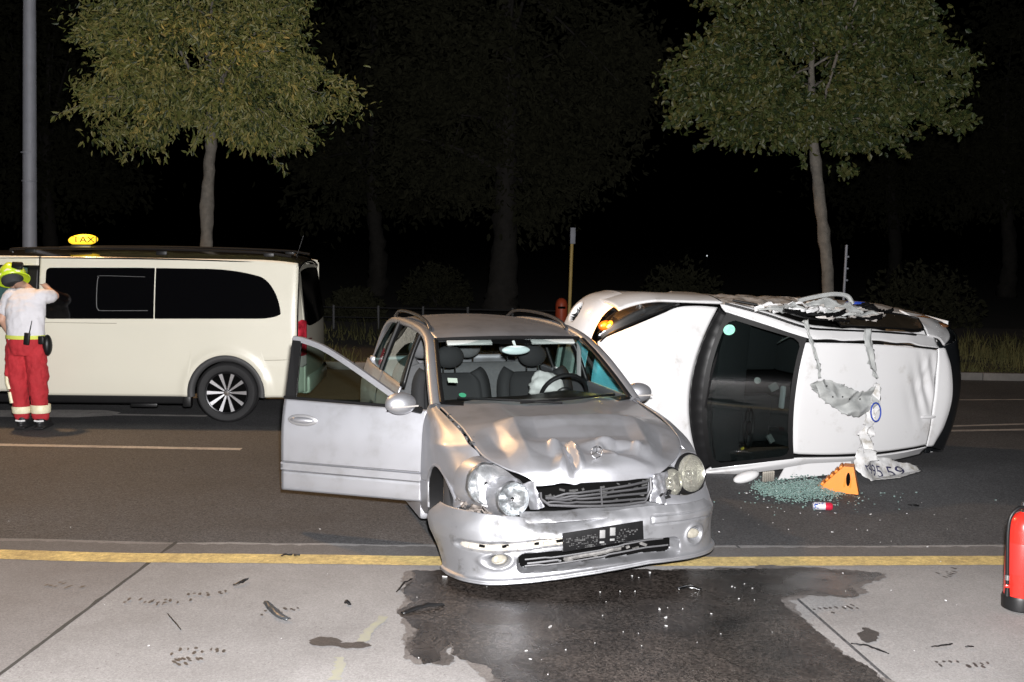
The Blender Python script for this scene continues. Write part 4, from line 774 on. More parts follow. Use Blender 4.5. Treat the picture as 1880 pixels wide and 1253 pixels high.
for s_ in (-1, 1):
    hl2 = empty('headlight', (0, 0, 0)); hl2.parent = white
    A = [(.185, .40, .752), (.12, .475, .79), (.0, .545, .835), (-.20, .645, .878), (-.36, .715, .90), (-.50, .765, .915)]
    Bq = [(.19, .50, .690), (.11, .60, .70), (.0, .69, .735), (-.16, .765, .80), (-.33, .785, .86), (-.50, .775, .91)]
    Cq = [((a+d)/2+.02, (b+e)/2+.012, (c+f)/2+.022) for (a, b, c), (d, e, f) in zip(A, Bq)]
    g = net([[(a, s_*b, c) for a, b, c in L_] for L_ in (A, Cq, Bq)], 14, 40); g2 = g-np.array([.03, 0, .03])
    gmesh('lamp_bowl', g2, M_blackpl, hl2, solid=.02); gmesh('lamp_lens', g+np.array([.002, 0, .002]), M_clear, hl2)
    sweepb = MB().tube([tuple(p) for p in g[0]], .008, 6).tube([tuple(p) for p in g[-1]], .008, 6); sweepb.build('lamp_rim', M_seal, hl2)
    if s_ < 0:
        MB().sphere(tuple(g2[7, 9]+np.array([-.005, 0, -.005])), .022, 8, 12).build('indicator_bulb', emis('amber_glow', (1., .24, .01), 4), hl2)
        ind = MB(); ind.sphere(tuple(g2[7, 6]+np.array([-.012, 0, -.014])), (.085, .055, .03), 8, 14); ind.build('indicator_bowl', mat('amber_bowl', (.30, .075, .008), .3, .1), hl2)
        il = bpy.data.lights.new('indicator_light', 'POINT'); il.energy = 6; il.color = (1, .4, .06); il.shadow_soft_size = .03; ilo = bpy.data.objects.new('indicator_light', il); col.objects.link(ilo); ilo.parent = hl2; ilo.location = tuple(g2[7, 9]+np.array([.06, 0, .06]))
        MB().lathe([(0, -.02), (.03, -.015), (.05, .01)], 16, tuple(g2[6, 22]), rot('Y', .8)).build('lamp_reflector', M_chrome, hl2)
# dark gaps bumper/wing/bonnet
MB().tube([(.12, -.615, .69), (.05, -.70, .66), (-.02, -.775, .60), (-.05, -.815, .5)], .010, 6).build('bumper_gap', M_seal, white)
MB().tube([(.21, -.38, .742), (.245, -.2, .752), (.255, 0, .755), (.245, .2, .752), (.21, .38, .742)], .010, 6).build('bonnet_gap', M_seal, white)
# wheels (far side, under the shell), floor pan
for x in (-.42, -2.95):
    for s_ in (-1, 1): wheel(white, (x, s_*.72, .29), .285, .175, .19, s_)
MB().box((-1.7, 0, .24), (3.2, 1.45, .08)).build('floor_pan', M_dark, white, False)
# interior seen through the glass
MB().box((-1.10, 0, .93), (.35, 1.36, .14), bev=.05).build('dashboard', M_seatd, white)
sw2 = empty('steering_wheel', (-1.36, .36, .98)); sw2.parent = white; sw2.rotation_euler = (0, R(-65), 0)
MB().tube([(.18*math.cos(a), .18*math.sin(a), 0) for a in np.linspace(0, 2*math.pi, 29)], .015, 7, False).build('rim', M_blackpl, sw2); MB().sphere((0, 0, 0), (.07, .07, .03), 8, 14).box((0, 0, 0), (.03, .34, .012)).build('hub', M_blackpl, sw2)
for y in (-.36, .36):
    s2 = empty('front_seat', (-1.95, y, 0)); s2.parent = white
    MB().box((-.06, 0, .85), (.12, .48, .62), rot('Y', -.18), .05).build('backrest', M_seatd, s2); MB().box((.25, 0, .52), (.5, .48, .14), bev=.05).build('cushion', M_seatd, s2); MB().box((-.14, 0, 1.26), (.09, .26, .16), bev=.035).build('headrest', M_seatd, s2)
MB().box((-1.42, 0, 1.335), (.03, .21, .06), bev=.015).build('rear_view_mirror', mat('mirror_shell2', (.25, .26, .26), .35), white)
MB().lathe([(0, 0), (.028, .0), (.03, .02), (.016, .022), (.015, .006)], 16, (-1.28, -.12, 1.13), rot('Y', .5)).build('phone_holder', mat('holder_grey', (.28, .27, .25), .5), white)
for c, d in (((-1.45, -.52, 1.25), (.14, .01, .09)), ((-1.5, -.05, 1.10), (.09, .07, .02)), ((-1.46, .42, 1.18), (.05, .08, .03))):
    MB().box(c, d, rot('Z', .4) @ rot('X', .5), .004).build('loose_paper', mat('pale_paper', (.10, .105, .10), .8), white)
MB().box((-1.2, .52, 1.12), (.03, .02, .012), rot('Z', .4)).build('yellow_tag', mat('tag_yellow', (.5, .38, .05), .6), white)
# upper door mirror stub and rail trim lines
for pts in ([(-.96, -.80, .965), (-1.25, -.735, 1.17), (-1.58, -.645, 1.355), (-1.9, -.63, 1.385), (-2.4, -.625, 1.40), (-2.9, -.605, 1.38)], [(-1.05, -.83, .955), (-1.35, -.79, 1.13), (-1.62, -.725, 1.30), (-1.95, -.715, 1.335), (-2.1, -.715, 1.34)]):
    MB().tube(cr(pts, 30), .011, 6).build('door_seal', M_seal, white)
# ---- torn cloth and film hanging from the upper side over the roof
def cloth(name, cl, wd, m, n=40, k=14, seed=0, amp=.03, parent=None, world=False):
    C_ = cr(cl, n); W_ = cr([[w_] for w_ in wd], n)[:, 0]; t = np.gradient(C_, axis=0); t /= np.linalg.norm(t, axis=1)[:, None]; g = np.zeros((n, k, 3)); up = np.array([0, 0, 1.]) if not world else np.array([0, -1., .3])
    for i in range(n):
        s = np.cross(t[i], up); s /= np.linalg.norm(s)
        for j in range(k): g[i, j] = C_[i]+s*W_[i]*((j/(k-1))-.5)
    jj = np.linspace(0, 1, k)[None]; ph = fbm(C_*1., 4, seed, 2)[:, None]; f = .55*(1-2*np.abs(((jj*1.15+ph*1.1+np.linspace(0, .8, n)[:, None]) % 1)*2-1))+.5*fbm(g, 5, seed, 2); g += (f*amp)[..., None]*up; ed = fbm(g, 30, seed+5, 2)*.02; g[:, 0, :2] += ed[:, 0, None]; g[:, -1, :2] += ed[:, -1, None]
    return gmesh(name, g, m, parent, solid=.003, angle=40)
zr = 1.53
strap1 = cloth('torn_trim', [WL(1478, 588, 1.45), WL(1484, 610, 1.5), WL(1493, 640, zr), WL(1502, 668, zr), WL(1505, 695, zr)], [.05, .03, .03, .03, .04], M_film, 24, 6, 1, .01, white)
strap2 = cloth('torn_trim', [WL(1594, 604, 1.5), WL(1597, 640, zr), WL(1602, 670, zr), WL(1610, 695, zr)], [.10, .09, .07, .03], M_film, 24, 8, 2, .02, white)
flap = cloth('torn_film_flap', [WL(1492, 708, zr+.02), WL(1515, 715, zr+.03), WL(1545, 730, zr+.05), WL(1580, 742, zr+.05), WL(1615, 712, zr+.02)], [.07, .17, .22, .23, .12], M_film, 60, 26, 3, .05, white)
flap['label'] = 'grey torn film flap with bolt holes over the roof'
hl_ = MB()
for u, v in ((1518, 709), (1529, 729), (1547, 729), (1560, 733), (1579, 733)): p = WL(u, v, zr+.085); hl_.sphere(p, (.008, .008, .004), 5, 8)
hl_.build('bolt_hole', M_dark, flap)
neck = cloth('torn_film_neck', [WL(1612, 705, zr+.03), WL(1608, 740, zr+.05), WL(1598, 775, zr+.07), WL(1590, 800, zr+.09), WL(1592, 830, zr+.12)], [.06, .13, .12, .14, .16], mat('torn_film_white', (.48, .48, .48), .6, c2=(.26, .24, .20), scale=12, thr=(.3, .5), bump=.3, bscale=50), 40, 18, 4, .06, white)
MB().tube([tuple(WL(1608+9*math.cos(a), 757+17*math.sin(a), zr+.13)) for a in np.linspace(0, 6.28, 25)], .007, 6, False).build('blue_ring', mat('print_blue', (.02, .05, .30), .5), neck)
# crumpled heap on the upper side
for k, (c0, c1, w_) in enumerate((((-1.80, -.80, 1.08), (-2.15, -.80, 1.14), .13), ((-1.98, -.77, 1.22), (-2.30, -.755, 1.27), .12))):
    c0, c1 = np.array(c0), np.array(c1); cloth('crumpled_lining', [c0, c0*.7+c1*.3+[0, -.02, .02], c0*.4+c1*.6+[.0, -.04, -.01], c1], [w_*.6, w_, w_*1.1, w_*.5], M_film, 36, 16, 30+k, .034, white)
rs_ = random.Random(5)
for k in range(20):                                  # tangled strips of torn metal and seal along the upper side
    x0 = rs_.uniform(-1.15, -2.3); L_ = rs_.uniform(.25, .75); y0 = -.79+rs_.uniform(-.01, .03); z0 = rs_.uniform(.97, 1.32); y0 += .16*max(0, z0-1.05)
    cl_ = [np.array([x0-L_*t, y0-abs(rs_.gauss(0, .028)), z0+rs_.gauss(0, .03)+.06*t]) for t in np.linspace(0, 1, 6)]
    cloth('torn_strip', cl_, [rs_.uniform(.015, .05) for _ in range(4)], rs_.choice((M_film, M_wdirty, M_wpaint, M_seal, M_seal)), 26, 5, 40+k, .012, white)
MB().tube(cr([(-1.70, -.86, 1.08), (-1.85, -.90, 1.10), (-2.05, -.94, 1.13), (-2.2, -.93, 1.16), (-2.26, -.86, 1.18)], 24), .022, 7).build('torn_strip', M_film, white)
MB().tube(cr([(-2.35, -.84, 1.02), (-2.42, -.86, 1.06), (-2.55, -.855, 1.04), (-2.60, -.85, .98), (-2.50, -.85, .95), (-2.38, -.85, .97), (-2.35, -.84, 1.02)], 30), .014, 6).build('blue_ring', mat('print_blue', (.02, .05, .30), .5), white)
for k in range(30): 
    x = random.uniform(-1.25, -2.5); c = (x, -.80+random.uniform(-.03, .03), 1.0+random.uniform(0, .28)); MB().box(c, (random.uniform(.08, .3), random.uniform(.008, .02), random.uniform(.02, .05)), rot('Y', random.uniform(-.4, .4)) @ rot('X', random.uniform(-.6, .6)), .004).build('torn_panel', random.choice((M_film, M_wdirty, M_seal)), white)
# the printed tail of the film, fallen on the road (lies loose)
tail_m = MATS['torn_film_white']
tw = [np.array(WM @ Vector(WL(1592, 825, zr+.11))+WO), G(1592, 850, .16), G(1605, 866, .06), G(1640, 868, .03), G(1688, 862, .012)]
nt, kt = 60, 20; C_ = cr(tw, nt); g = np.zeros((nt, kt, 3)); wdt = cr([[.15], [.24], [.30], [.30], [.08]], nt)[:, 0]; t = np.gradient(C_, axis=0); t /= np.linalg.norm(t, axis=1)[:, None]
ref = np.array([.1, -1., .75]); ref /= np.linalg.norm(ref)
for i in range(nt):
    s = np.cross(ref, t[i]); s /= np.linalg.norm(s)
    for j in range(kt): g[i, j] = C_[i]+s*wdt[i]*((j/(kt-1))-.5)
TXJ = 110; g += (fbm(g, 7, 7, 2)*.03)[..., None]*ref; g[..., 2] = np.maximum(g[..., 2], .006); g[:, 0, :2] += fbm(g[:, 0], 25, 1, 2)[:, None]*.03; g[:, -1, :2] += fbm(g[:, -1], 25, 2, 2)[:, None]*.03
tail = gmesh('printed_film_tail', g, tail_m, white, solid=.003); tail.matrix_parent_inverse = white.matrix_world.inverted(); tail['label'] = 'torn white film printed with a phone number, trailing on the road'
M_print = mat('print_grey', (.03, .03, .07), .6)
V, Fs = text_mesh('2495 59', .1, .0); x0, x1 = V[:, 0].min(), V[:, 0].max(); bm = bmesh.new()
for v in V: bm.verts.new(v)
bm.verts.ensure_lookup_table()
for f in Fs: bm.faces.new([bm.verts[i] for i in f])
bmesh.ops.triangulate(bm, faces=bm.faces); bmesh.ops.subdivide_edges(bm, edges=bm.edges, cuts=2, use_grid_fill=False); bm.verts.index_update(); V = np.array([v.co[:] for v in bm.verts]); Fs = [[v.index for v in f.verts] for f in bm.faces]; bm.free()
fi = 15+(V[:, 0]-x0)/(x1-x0)*36; fj = 9.5+V[:, 1]*TXJ; out = []
gn = np.cross(np.gradient(g, axis=0), np.gradient(g, axis=1)); gn /= np.linalg.norm(gn, axis=2)[..., None]; gn *= np.sign((gn@ref))[..., None]
for a, b_ in zip(fi, fj):
    i, j = int(np.clip(a, 0, nt-2)), int(np.clip(b_, 0, kt-2)); u, w = a-i, b_-j
    out.append(g[i, j]*(1-u)*(1-w)+g[i+1, j]*u*(1-w)+g[i, j+1]*(1-u)*w+g[i+1, j+1]*u*w+gn[i, j]*.007)
pn = mesh_obj('printed_number', out, Fs, M_print, tail, False)
# ================================================================== cream taxi van (side on)
M_cream = mat('cream_paint', (.59, .568, .478), .32, 0., .5, var=.04, scale=1.2, rvar=.05)
M_priv = mat('privacy_glass', (.002, .002, .0024), .06, 0., .3)
van = empty('taxi_van', (-3.25, 12.16+.93, 0), R(2.5), 'cream taxi van with black windows and a lit roof sign', 'van')
CENTRE[van.name] = (-1.2, 0, .9)
# local: x to the right = rear, origin under the rear axle, near side at y=-.93
def vy(x, z):
    t = max(0, (z-1.05)/.85); b = max(0, (.5-z)/.3); r = max(0, (x-.72)/.30)
    return -(.945-.13*t**1.5-.03*b*b-.22*r*r*(.6+.4*min(1, z)))
xr = [-4.3, -4.0, -3.5, -3.0]
def vanside(x0, x1, zb, zt, name, m, nx=60, nz=40, arch=False, out=0., parent=None, mi=None):
    g = np.zeros((nx, nz, 3))
    for i, x in enumerate(np.linspace(x0, x1, nx)):
        b = zb(x) if callable(zb) else zb; tt = zt(x) if callable(zt) else zt
        for j, t in enumerate(np.linspace(0, 1, nz)): z = b+(tt-b)*t; g[i, j] = (x, vy(x, z)-out, z)
    return g
def zbot(x):
    z = .30
    if abs(x) < .415: z = max(z, .345+math.sqrt(.415**2-x*x))
    return z
ztop = lambda x: 1.845-.05*max(0, (x-.3)/.6)**2-.02*max(0, (-x-2.5)/1.)**2
hump = lambda g: g
g = vanside(-2.06, .79, zbot, ztop, 's', None, 150, 50)
g[..., 1] -= .018*np.exp(-((np.hypot(g[..., 0], g[..., 2]-.345)-.46)/.05)**2)*(g[..., 2] < .95)
g[..., 1] += .006*np.exp(-((g[..., 2]-.70-.03*g[..., 0])/.012)**2)*np.clip((g[..., 0]-.35)/.2, 0, 1)
side = gmesh('side_panel', g, M_cream, van, flip=False, solid=.03, angle=60)
# far side, front doors, simple closed shell
gm = vanside(-3.2, .79, .30, ztop, 'f', None, 30, 12); gm[..., 1] *= -1; gmesh('far_side', gm, M_cream, van, flip=True, solid=.03)
gd = vanside(-3.2, -2.075, .34, 1.06, 'd', None, 30, 20); fd = gmesh('front_door', gd, M_cream, van, solid=.03)
gd = vanside(-3.2, -2.075, 1.745, ztop, 'd', None, 30, 6); gmesh('door_header', gd, M_cream, fd, solid=.03)
gd = vanside(-2.19, -2.075, 1.06, 1.745, 'd', None, 6, 12, out=-.004); gmesh('door_post', gd, M_blackpl, fd, solid=.02)
gd = vanside(-3.2, -2.19, 1.06, 1.745, 'd', None, 20, 12, out=-.012); gmesh('door_glass', gd, glass('van_front_glass', (.35, .50, .50), .06), fd)
# roof
N = [[(x, .835*t*(1-.10*max(0, (x-.2)/.7)**2), zc-.085*abs(t)**2.6) for t in np.linspace(-1, 1, 11)] for x, zc in ((-3.2, 1.86), (-2.6, 1.90), (-1.6, 1.925), (-.6, 1.925), (.3, 1.905), (.66, 1.875), (.80, 1.83))]
rf = gmesh('roof', net(N, 50, 40), mat('van_roof_black', (.015, .015, .016), .18, 0., .6), van, flip=False, solid=.03)
for s_ in (-1, 1):
    MB().tube(cr([(-2.4, s_*.745, 1.88), (-2.3, s_*.745, 1.925), (-1., s_*.745, 1.945), (.3, s_*.74, 1.925), (.70, s_*.735, 1.885)], 40), .016, 7).build('roof_rail', M_blackpl, rf)
    for x in (-2.2, -.75, .45): MB().box((x, s_*.745, 1.90), (.12, .03, .05), bev=.008).build('rail_foot', M_blackpl, rf)
MB().tube([(.62, .2, 1.88), (.70, .2, 2.12)], .003, 5).sphere((.61, .2, 1.885), (.03, .02, .015), 6, 10).build('aerial', M_blackpl, rf)
# black side windows with rounded ends
zt1 = lambda x: 1.735-.015*max(0, -x-1.0)-.115*max(0, (x+.25)/.75)**2.2
def rounded(x, x0, x1, r0, r1, zb_, zt_):
    d0, d1 = x-x0, x1-x; b = zb_(x); t = zt_(x)
    if d0 < r0: k = r0-math.sqrt(max(0, r0*r0-(r0-d0)**2)); b += k; t -= k
    if d1 < r1: k = r1-math.sqrt(max(0, r1*r1-(r1-d1)**2)); t -= k*1.5; b += k*.25
    return b, max(t, b+.002)
zb1 = lambda x: 1.155+.014*(x+2)
def vwin(name, x0, x1, r0, r1, out=.004, zb_=zb1, zt_=zt1, m=None, parent=van):
    xs = np.r_[x0+np.array([0, .004, .012, .025]), np.linspace(x0+.04, x1-.30, 40), np.linspace(x1-.29, x1-.02, 26), x1-np.array([.015, .008, .003, 0])]; g = np.zeros((len(xs), 16, 3))
    for i, x in enumerate(xs):
        b, t = rounded(x, x0, x1, r0, r1, zb_, zt_)
        for j, k in enumerate(np.linspace(0, 1, 16)): z = b+(t-b)*k; g[i, j] = (x, vy(x, z)-out, z)
    return gmesh(name, g, m or M_priv, parent)
w1 = vwin('side_window', -1.99, -.795, .05, .004); w2 = vwin('side_window', -.783, .615, .004, .26)
fr2 = MB(); zq = lambda z: z
pts = [(-1.41, 1.62), (-1.42, 1.60), (-1.425, 1.45), (-1.42, 1.30), (-1.40, 1.265), (-1.35, 1.255), (-.86, 1.262)]; fr2.tube([(x, vy(x, z)-.006, z) for x, z in cr(pts, 40)], .0045, 5)
pts = [(-1.41, 1.62), (-1.38, 1.64), (-.9, 1.635)]; fr2.tube([(x, vy(x, z)-.006, z) for x, z in cr(pts, 20)], .003, 5); fr2.build('sliding_pane_frame', mat('pane_frame', (.10, .10, .10), .4), w1)
# seams
for pts in ([(-2.068, .32), (-2.068, 1.0), (-2.068, 1.84)], ): MB().tube([(x, vy(x, z)+.012, z) for x, z in pts], .012, 6).build('door_gap', M_seal, van)
MB().tube([(x, vy(x, z)-.0005, z) for x, z in ((.43, .72), (.6, .725), (.78, .735))], .003, 5).build('bumper_seam', mat('seam_grey', (.22, .20, .16), .8), van)
MB().tube([(x, vy(x, 1.115)-.0005, 1.115) for x in np.linspace(-2.05, -1.2, 10)], .003, 5).build('belt_crease', mat('seam_grey', (.22, .20, .16), .8), van)
# sill, arch trim, mudflap
g = vanside(-3.2, -.40, .205, .30, 'sill', None, 30, 6, out=-.03); gmesh('sill', g, M_blackpl, van, solid=.04)
ang = np.linspace(-.12, math.pi+.12, 50); ag = np.array([[(r_*math.cos(a), -(.945+dy), .345+r_*math.sin(a)) for r_, dy in ((.355, -.03), (.37, .012), (.43, .012), (.437, -.01))] for a in ang]); gmesh('arch_trim', ag, mat('arch_plastic', (.035, .035, .036), .6), van)
li = np.array([[(.40*math.cos(a), y, .345+.40*math.sin(a)) for y in (-.93, -.55)] for a in ang]); gmesh('arch_liner', li, M_dark, van)
MB().box((-.45, -.86, .25), (.10, .10, .16), bev=.02).build('mud_flap', M_blackpl, van); MB().box((-.95, -.80, .18), (.30, .06, .05), bev=.01).build('jacking_bracket', M_blackpl, van)
# rear corner, hatch, lamp
g = net([[(.80, vy(.80, z), z) for z in (.35, .8, 1.2, 1.55, 1.78)], [(.85-.10*max(0, z-1.05), -.845+.10*max(0, (z-1.0)), z) for z in (.35, .8, 1.2, 1.55, 1.76)], [(.882-.16*max(0, z-1.05), -.73+.10*max(0, z-1.), z) for z in (.35, .8, 1.2, 1.55, 1.76)], [(.905-.20*max(0, z-1.05), 0, z) for z in (.35, .8, 1.2, 1.55, 1.78)], [(.882-.16*max(0, z-1.05), .75, z) for z in (.35, .8, 1.2, 1.55, 1.76)], [(.80, .92-.1*max(0, z-1.), z) for z in (.35, .8, 1.2, 1.55, 1.78)]], 60, 50); hatch = gmesh('tailgate', g, M_cream, van, solid=.03, flip=True)
g = net([[(.87-.10*max(0, z-1.05), -.80+.10*max(0, z-1.0), z) for z in (1.17, 1.3, 1.5, 1.68)], [(.902-.16*max(0, z-1.05), -.70+.10*max(0, z-1.), z) for z in (1.10, 1.28, 1.5, 1.72)], [(.922-.20*max(0, z-1.05), 0, z) for z in (1.10, 1.28, 1.5, 1.74)], [(.902-.16*max(0, z-1.05), .7, z) for z in (1.12, 1.28, 1.5, 1.72)]], 30, 30); gmesh('rear_window', g, M_priv, hatch)
MB().tube([(.797, vy(.797, z)+.008, z) for z in np.linspace(.35, 1.8, 20)], .009, 6).build('hatch_gap', M_seal, hatch)
g = net([[(.81, vy(.81, z)-.012, z) for z in (.66, .93, 1.16)], [(.845, -.892, z) for z in (.64, .93, 1.18)], [(.885, -.81, z) for z in (.66, .93, 1.16)]], 16, 24); tl_ = gmesh('tail_lamp', g, [mat('tail_red', (.62, .035, .06), .12, 0., .9, c2=(.10, .004, .008), scale=14), mat('tail_clear', (.55, .42, .42), .2, 0., .9)], van, mi=(np.repeat(np.arange(23)[None], 15, 0) < 5).astype(int), solid=.01, flip=True)
MB().tube([(.82, -.925, .965), (.88, -.90, .965), (.94, -.81, .965)], .006, 5).build('lamp_bar', mat('tail_dark', (.05, .004, .006), .3), tl_)
MB().box((.85, -.0, .42), (.14, 1.5, .22), bev=.05).build('rear_bumper', M_cream, van)
vw = wheel(van, (0, -.815, .342), .342, .225, .243, -1, 10, mat('rim_dark', (.02, .02, .022), .3, .6), 'wheel')
for y, x in ((.815, 0), (.815, -3.2), (-.815, -3.2)): wheel(van, (x, y, .342), .342, .225, .243, 1 if y > 0 else -1, 10, mat('rim_dark', (.02, .02, .022), .3, .6))
# front of the van (outside the frame, closes the shell)
g = net([[(-3.2, .93*t, .3) for t in (-1, 0, 1)], [(-4.05, .88*t, .4) for t in (-1, 0, 1)], [(-4.10, .85*t, .85) for t in (-1, 0, 1)], [(-3.75, .83*t, 1.10) for t in (-1, 0, 1)], [(-3.2, .78*t, 1.84) for t in (-1, 0, 1)]], 24, 16); gmesh('front_shell', g, M_cream, van)
for s_ in (-1, 1): MB().add([(-3.2, s_*.94, .3), (-4.02, s_*.87, .4), (-4.08, s_*.84, .85), (-3.75, s_*.83, 1.1), (-3.2, s_*.84, 1.75)], [(0, 1, 2, 3, 4) if s_ > 0 else (4, 3, 2, 1, 0)]).build('front_flank', M_cream, van, False)
MB().box((-1.6, 0, .45), (4.6, 1.7, .1)).build('cabin_floor', M_dark, van, False)
# pale headrest / curtain airbag inside the front window
MB().sphere((-2.62, -.62, 1.45), (.26, .04, .20), 12, 20).build('curtain_airbag', mat('airbag_cloth', (.62, .66, .66)), van)
# roof sign
sg = empty('taxi_sign', (-1.72, -.45, 1.935)); sg.parent = van; sg.rotation_euler = (0, 0, .25)
b = MB().sphere((0, 0, .095), (.16, .10, .065), 18, 28); P = np.array(b.v); P[:, 2] = np.maximum(P[:, 2], .045); P[:, 0] += .35*(P[:, 2]-.09); b.v = [tuple(p) for p in P]; b.build('sign_shell', emis('sign_glow', (1., .62, .03), .95), sg)
MB().box((-.02, 0, .02), (.22, .10, .045), bev=.01).build('sign_foot', M_blackpl, sg)
V, Fs = text_mesh('TAXI', .12, .003); MB().add([(v[0]+.03, -.112+.25*abs(v[1]), v[1]*.8+.098) for v in V], Fs).build('sign_lettering', M_seal, sg, False)
sl_ = bpy.data.lights.new('sign_light', 'POINT'); sl_.energy = 4; sl_.color = (1, .7, .1); sl_.shadow_soft_size = .08; so = bpy.data.objects.new('sign_light', sl_); col.objects.link(so); so.parent = sg; so.location = (0, -.02, .25)
# ================================================================== rescue worker leaning to the van window
def chain(mb, pts, n=14, rings=5):             # tapered limb: (point, radius) with round ends
    P, r_ = [Vector(p) for p, _ in pts], [q for _, q in pts]
    for a in range(len(P)-1):
        mb.tube([P[a].lerp(P[a+1], t) for t in np.linspace(0, 1, rings)], list(np.linspace(r_[a], r_[a+1], rings)), n)
    for p, q in zip(P, r_): mb.sphere(p, q, 8, n)
    return mb
def loft_body(mb, secs, n=20):                 # (centre, half width, half depth)
    V = [(c[0]+a*math.cos(t), c[1]+b*math.sin(t), c[2]) for c, a, b in secs for t in np.linspace(0, 2*math.pi, n, endpoint=False)]
    Fs = [tuple(f) for f in gfaces(len(secs), n, True)]+[tuple(range(n))[::-1], tuple(range((len(secs)-1)*n, len(secs)*n))]
    return mb.add(V, Fs)
def organic(mb, name, m, parent, vox=.012, it=6, crease=0., cs=18):
    o = mesh_obj(name, mb.v, mb.f, m, parent)
    r_ = o.modifiers.new('r', 'REMESH'); r_.mode = 'VOXEL'; r_.voxel_size = vox; r_.use_smooth_shade = True
    s_ = o.modifiers.new('s', 'SMOOTH'); s_.iterations = it; s_.factor = .5
    if crease:
        tx = bpy.data.textures.new('folds', 'CLOUDS'); tx.noise_scale = cs; tx.noise_depth = 2
        d_ = o.modifiers.new('d', 'DISPLACE'); d_.texture = tx; d_.strength = crease; d_.mid_level = .5; d_.texture_coords = 'LOCAL'
    return o
M_skin = mat('skin', (.50, .30, .22), .55, var=.1, scale=9)
M_shirt = mat('tshirt_white', (.62, .61, .64), .9, var=.05, scale=6, bump=.25, bscale=22)
M_trou = mat('trouser_red', (.42, .022, .03), .85, var=.25, scale=7, bump=.35, bscale=16)
M_hivis = mat('reflective_band', (.78, .74, .55), .5, c2=(.62, .56, .36), scale=18)
M_boot = mat('boot_leather', (.015, .015, .016), .5)
M_helm = mat('helmet_lime', (.52, .70, .03), .35, 0., .5)
ps = empty('person', (-5.235, 11.66, 0), 0, 'rescue worker in lime helmet, white T-shirt and red trousers leaning to the van', 'person')
bd = MB()
chain(bd, [((-.10, 0, .93), .085), ((-.075, -.005, .50), .06), ((-.04, .01, .09), .042)]); chain(bd, [((.10, 0, .93), .085), ((.12, -.005, .50), .06), ((.15, .01, .09), .042)])
loft_body(bd, [((0, 0, .88), .15, .10), ((0, 0, .97), .16, .11), ((-.005, .02, 1.10), .145, .10), ((-.02, .07, 1.27), .165, .11), ((-.03, .11, 1.40), .175, .105), ((-.04, .15, 1.48), .10, .08), ((-.06, .19, 1.53), .05, .05)])
chain(bd, [((-.06, .18, 1.50), .06), ((-.18, .26, 1.55), .055)]); bd.sphere((-.25, .31, 1.59), (.078, .10, .115), 12, 18, rot('X', -.6) @ rot('Y', -.3)); bd.sphere((-.28, .41, 1.55), (.014, .02, .02), 6, 8); bd.sphere((-.175, .31, 1.58), (.012, .022, .032), 6, 8); bd.sphere((-.325, .30, 1.58), (.012, .022, .032), 6, 8)
chain(bd, [((.13, .13, 1.43), .062), ((.21, .28, 1.42), .046), ((.10, .41, 1.47), .034)]); chain(bd, [((-.20, .12, 1.43), .062), ((-.275, .06, 1.17), .046), ((-.255, .22, .985), .033)])
def hand(c, d, s_, upv):
    d = Vector(d).normalized(); u = Vector(upv).normalized(); sd = d.cross(u).normalized(); c = Vector(c)
    bd.sphere(c+d*.04, .03, 8, 10); chain(bd, [(c, .03), (c+d*.075, .034)], 10)
    for k in range(4): b_ = c+d*.085+sd*(k-1.5)*.02; L = (.07, .08, .075, .058)[k]; chain(bd, [(b_, .0095), (b_+d*L*.5-u*.008, .009), (b_+d*L-u*.03, .0075)], 7, 3)
    b_ = c+d*.03+sd*s_*.03; chain(bd, [(b_, .012), (b_+d*.03+sd*s_*.025, .010), (b_+d*.06+sd*s_*.03, .008)], 7, 3)
hand((.09, .42, 1.48), (-.5, .3, .35), 1, (0, 0, 1)); hand((-.253, .235, .97), (.1, .8, -.5), -1, (.8, 0, .2))
organic(bd, 'body', M_skin, ps, .0085, 4)
sh = MB(); loft_body(sh, [((.0, 0, .955), .195, .135), ((.0, .005, 1.02), .20, .138), ((-.005, .025, 1.12), .20, .14), ((-.02, .07, 1.27), .215, .15), ((-.03, .11, 1.39), .215, .14), ((-.035, .14, 1.46), .16, .11), ((-.05, .17, 1.515), .085, .075)])
chain(sh, [((.12, .12, 1.42), .085), ((.19, .235, 1.42), .075)]); chain(sh, [((-.185, .115, 1.425), .085), ((-.25, .08, 1.27), .078)])
organic(sh, 'shirt', M_shirt, ps, .010, 6, .028, .11)
tr = MB(); loft_body(tr, [((.0, 0, .80), .19, .14), ((.0, -.005, .90), .20, .15), ((0, 0, .97), .195, .14), ((0, .005, 1.0), .185, .13)])
chain(tr, [((-.10, 0, .86), .115), ((-.085, -.01, .50), .095), ((-.06, .0, .15), .085)]); chain(tr, [((.10, 0, .86), .115), ((.125, -.01, .50), .097), ((.145, .0, .15), .088)])
tr.sphere((.205, -.01, .60), (.04, .08, .10), 8, 12); tr.sphere((-.185, -.01, .62), (.035, .08, .10), 8, 12)
organic(tr, 'trousers', M_trou, ps, .010, 5, .036, .085)
for cx, z0, z1, r0 in ((-.06, .165, .24, .096), (.145, .17, .26, .10)):
    MB().lathe([(r0*.97, z0), (r0*1.04, z0+.01), (r0*1.06, z1-.01), (r0, z1)], 24, (cx, 0, 0)).build('reflective_band', M_hivis, ps)
for pts in ([(-.19, -.06, .62), (-.175, -.085, .50), (-.15, -.09, .43)], [(-.15, -.085, .40), (-.13, -.085, .28)]): MB().tube([(x-.005, y+.02, z) for x, y, z in pts], .020, 6).build('leg_stripe', M_hivis, ps)
MB().lathe([(1, 0), (1.015, .01), (1.015, .03), (1, .04)], 28, (0, 0, .975)).build('belt', mat('belt_lime', (.55, .60, .10), .7), ps).scale = (.203, .145, 1)
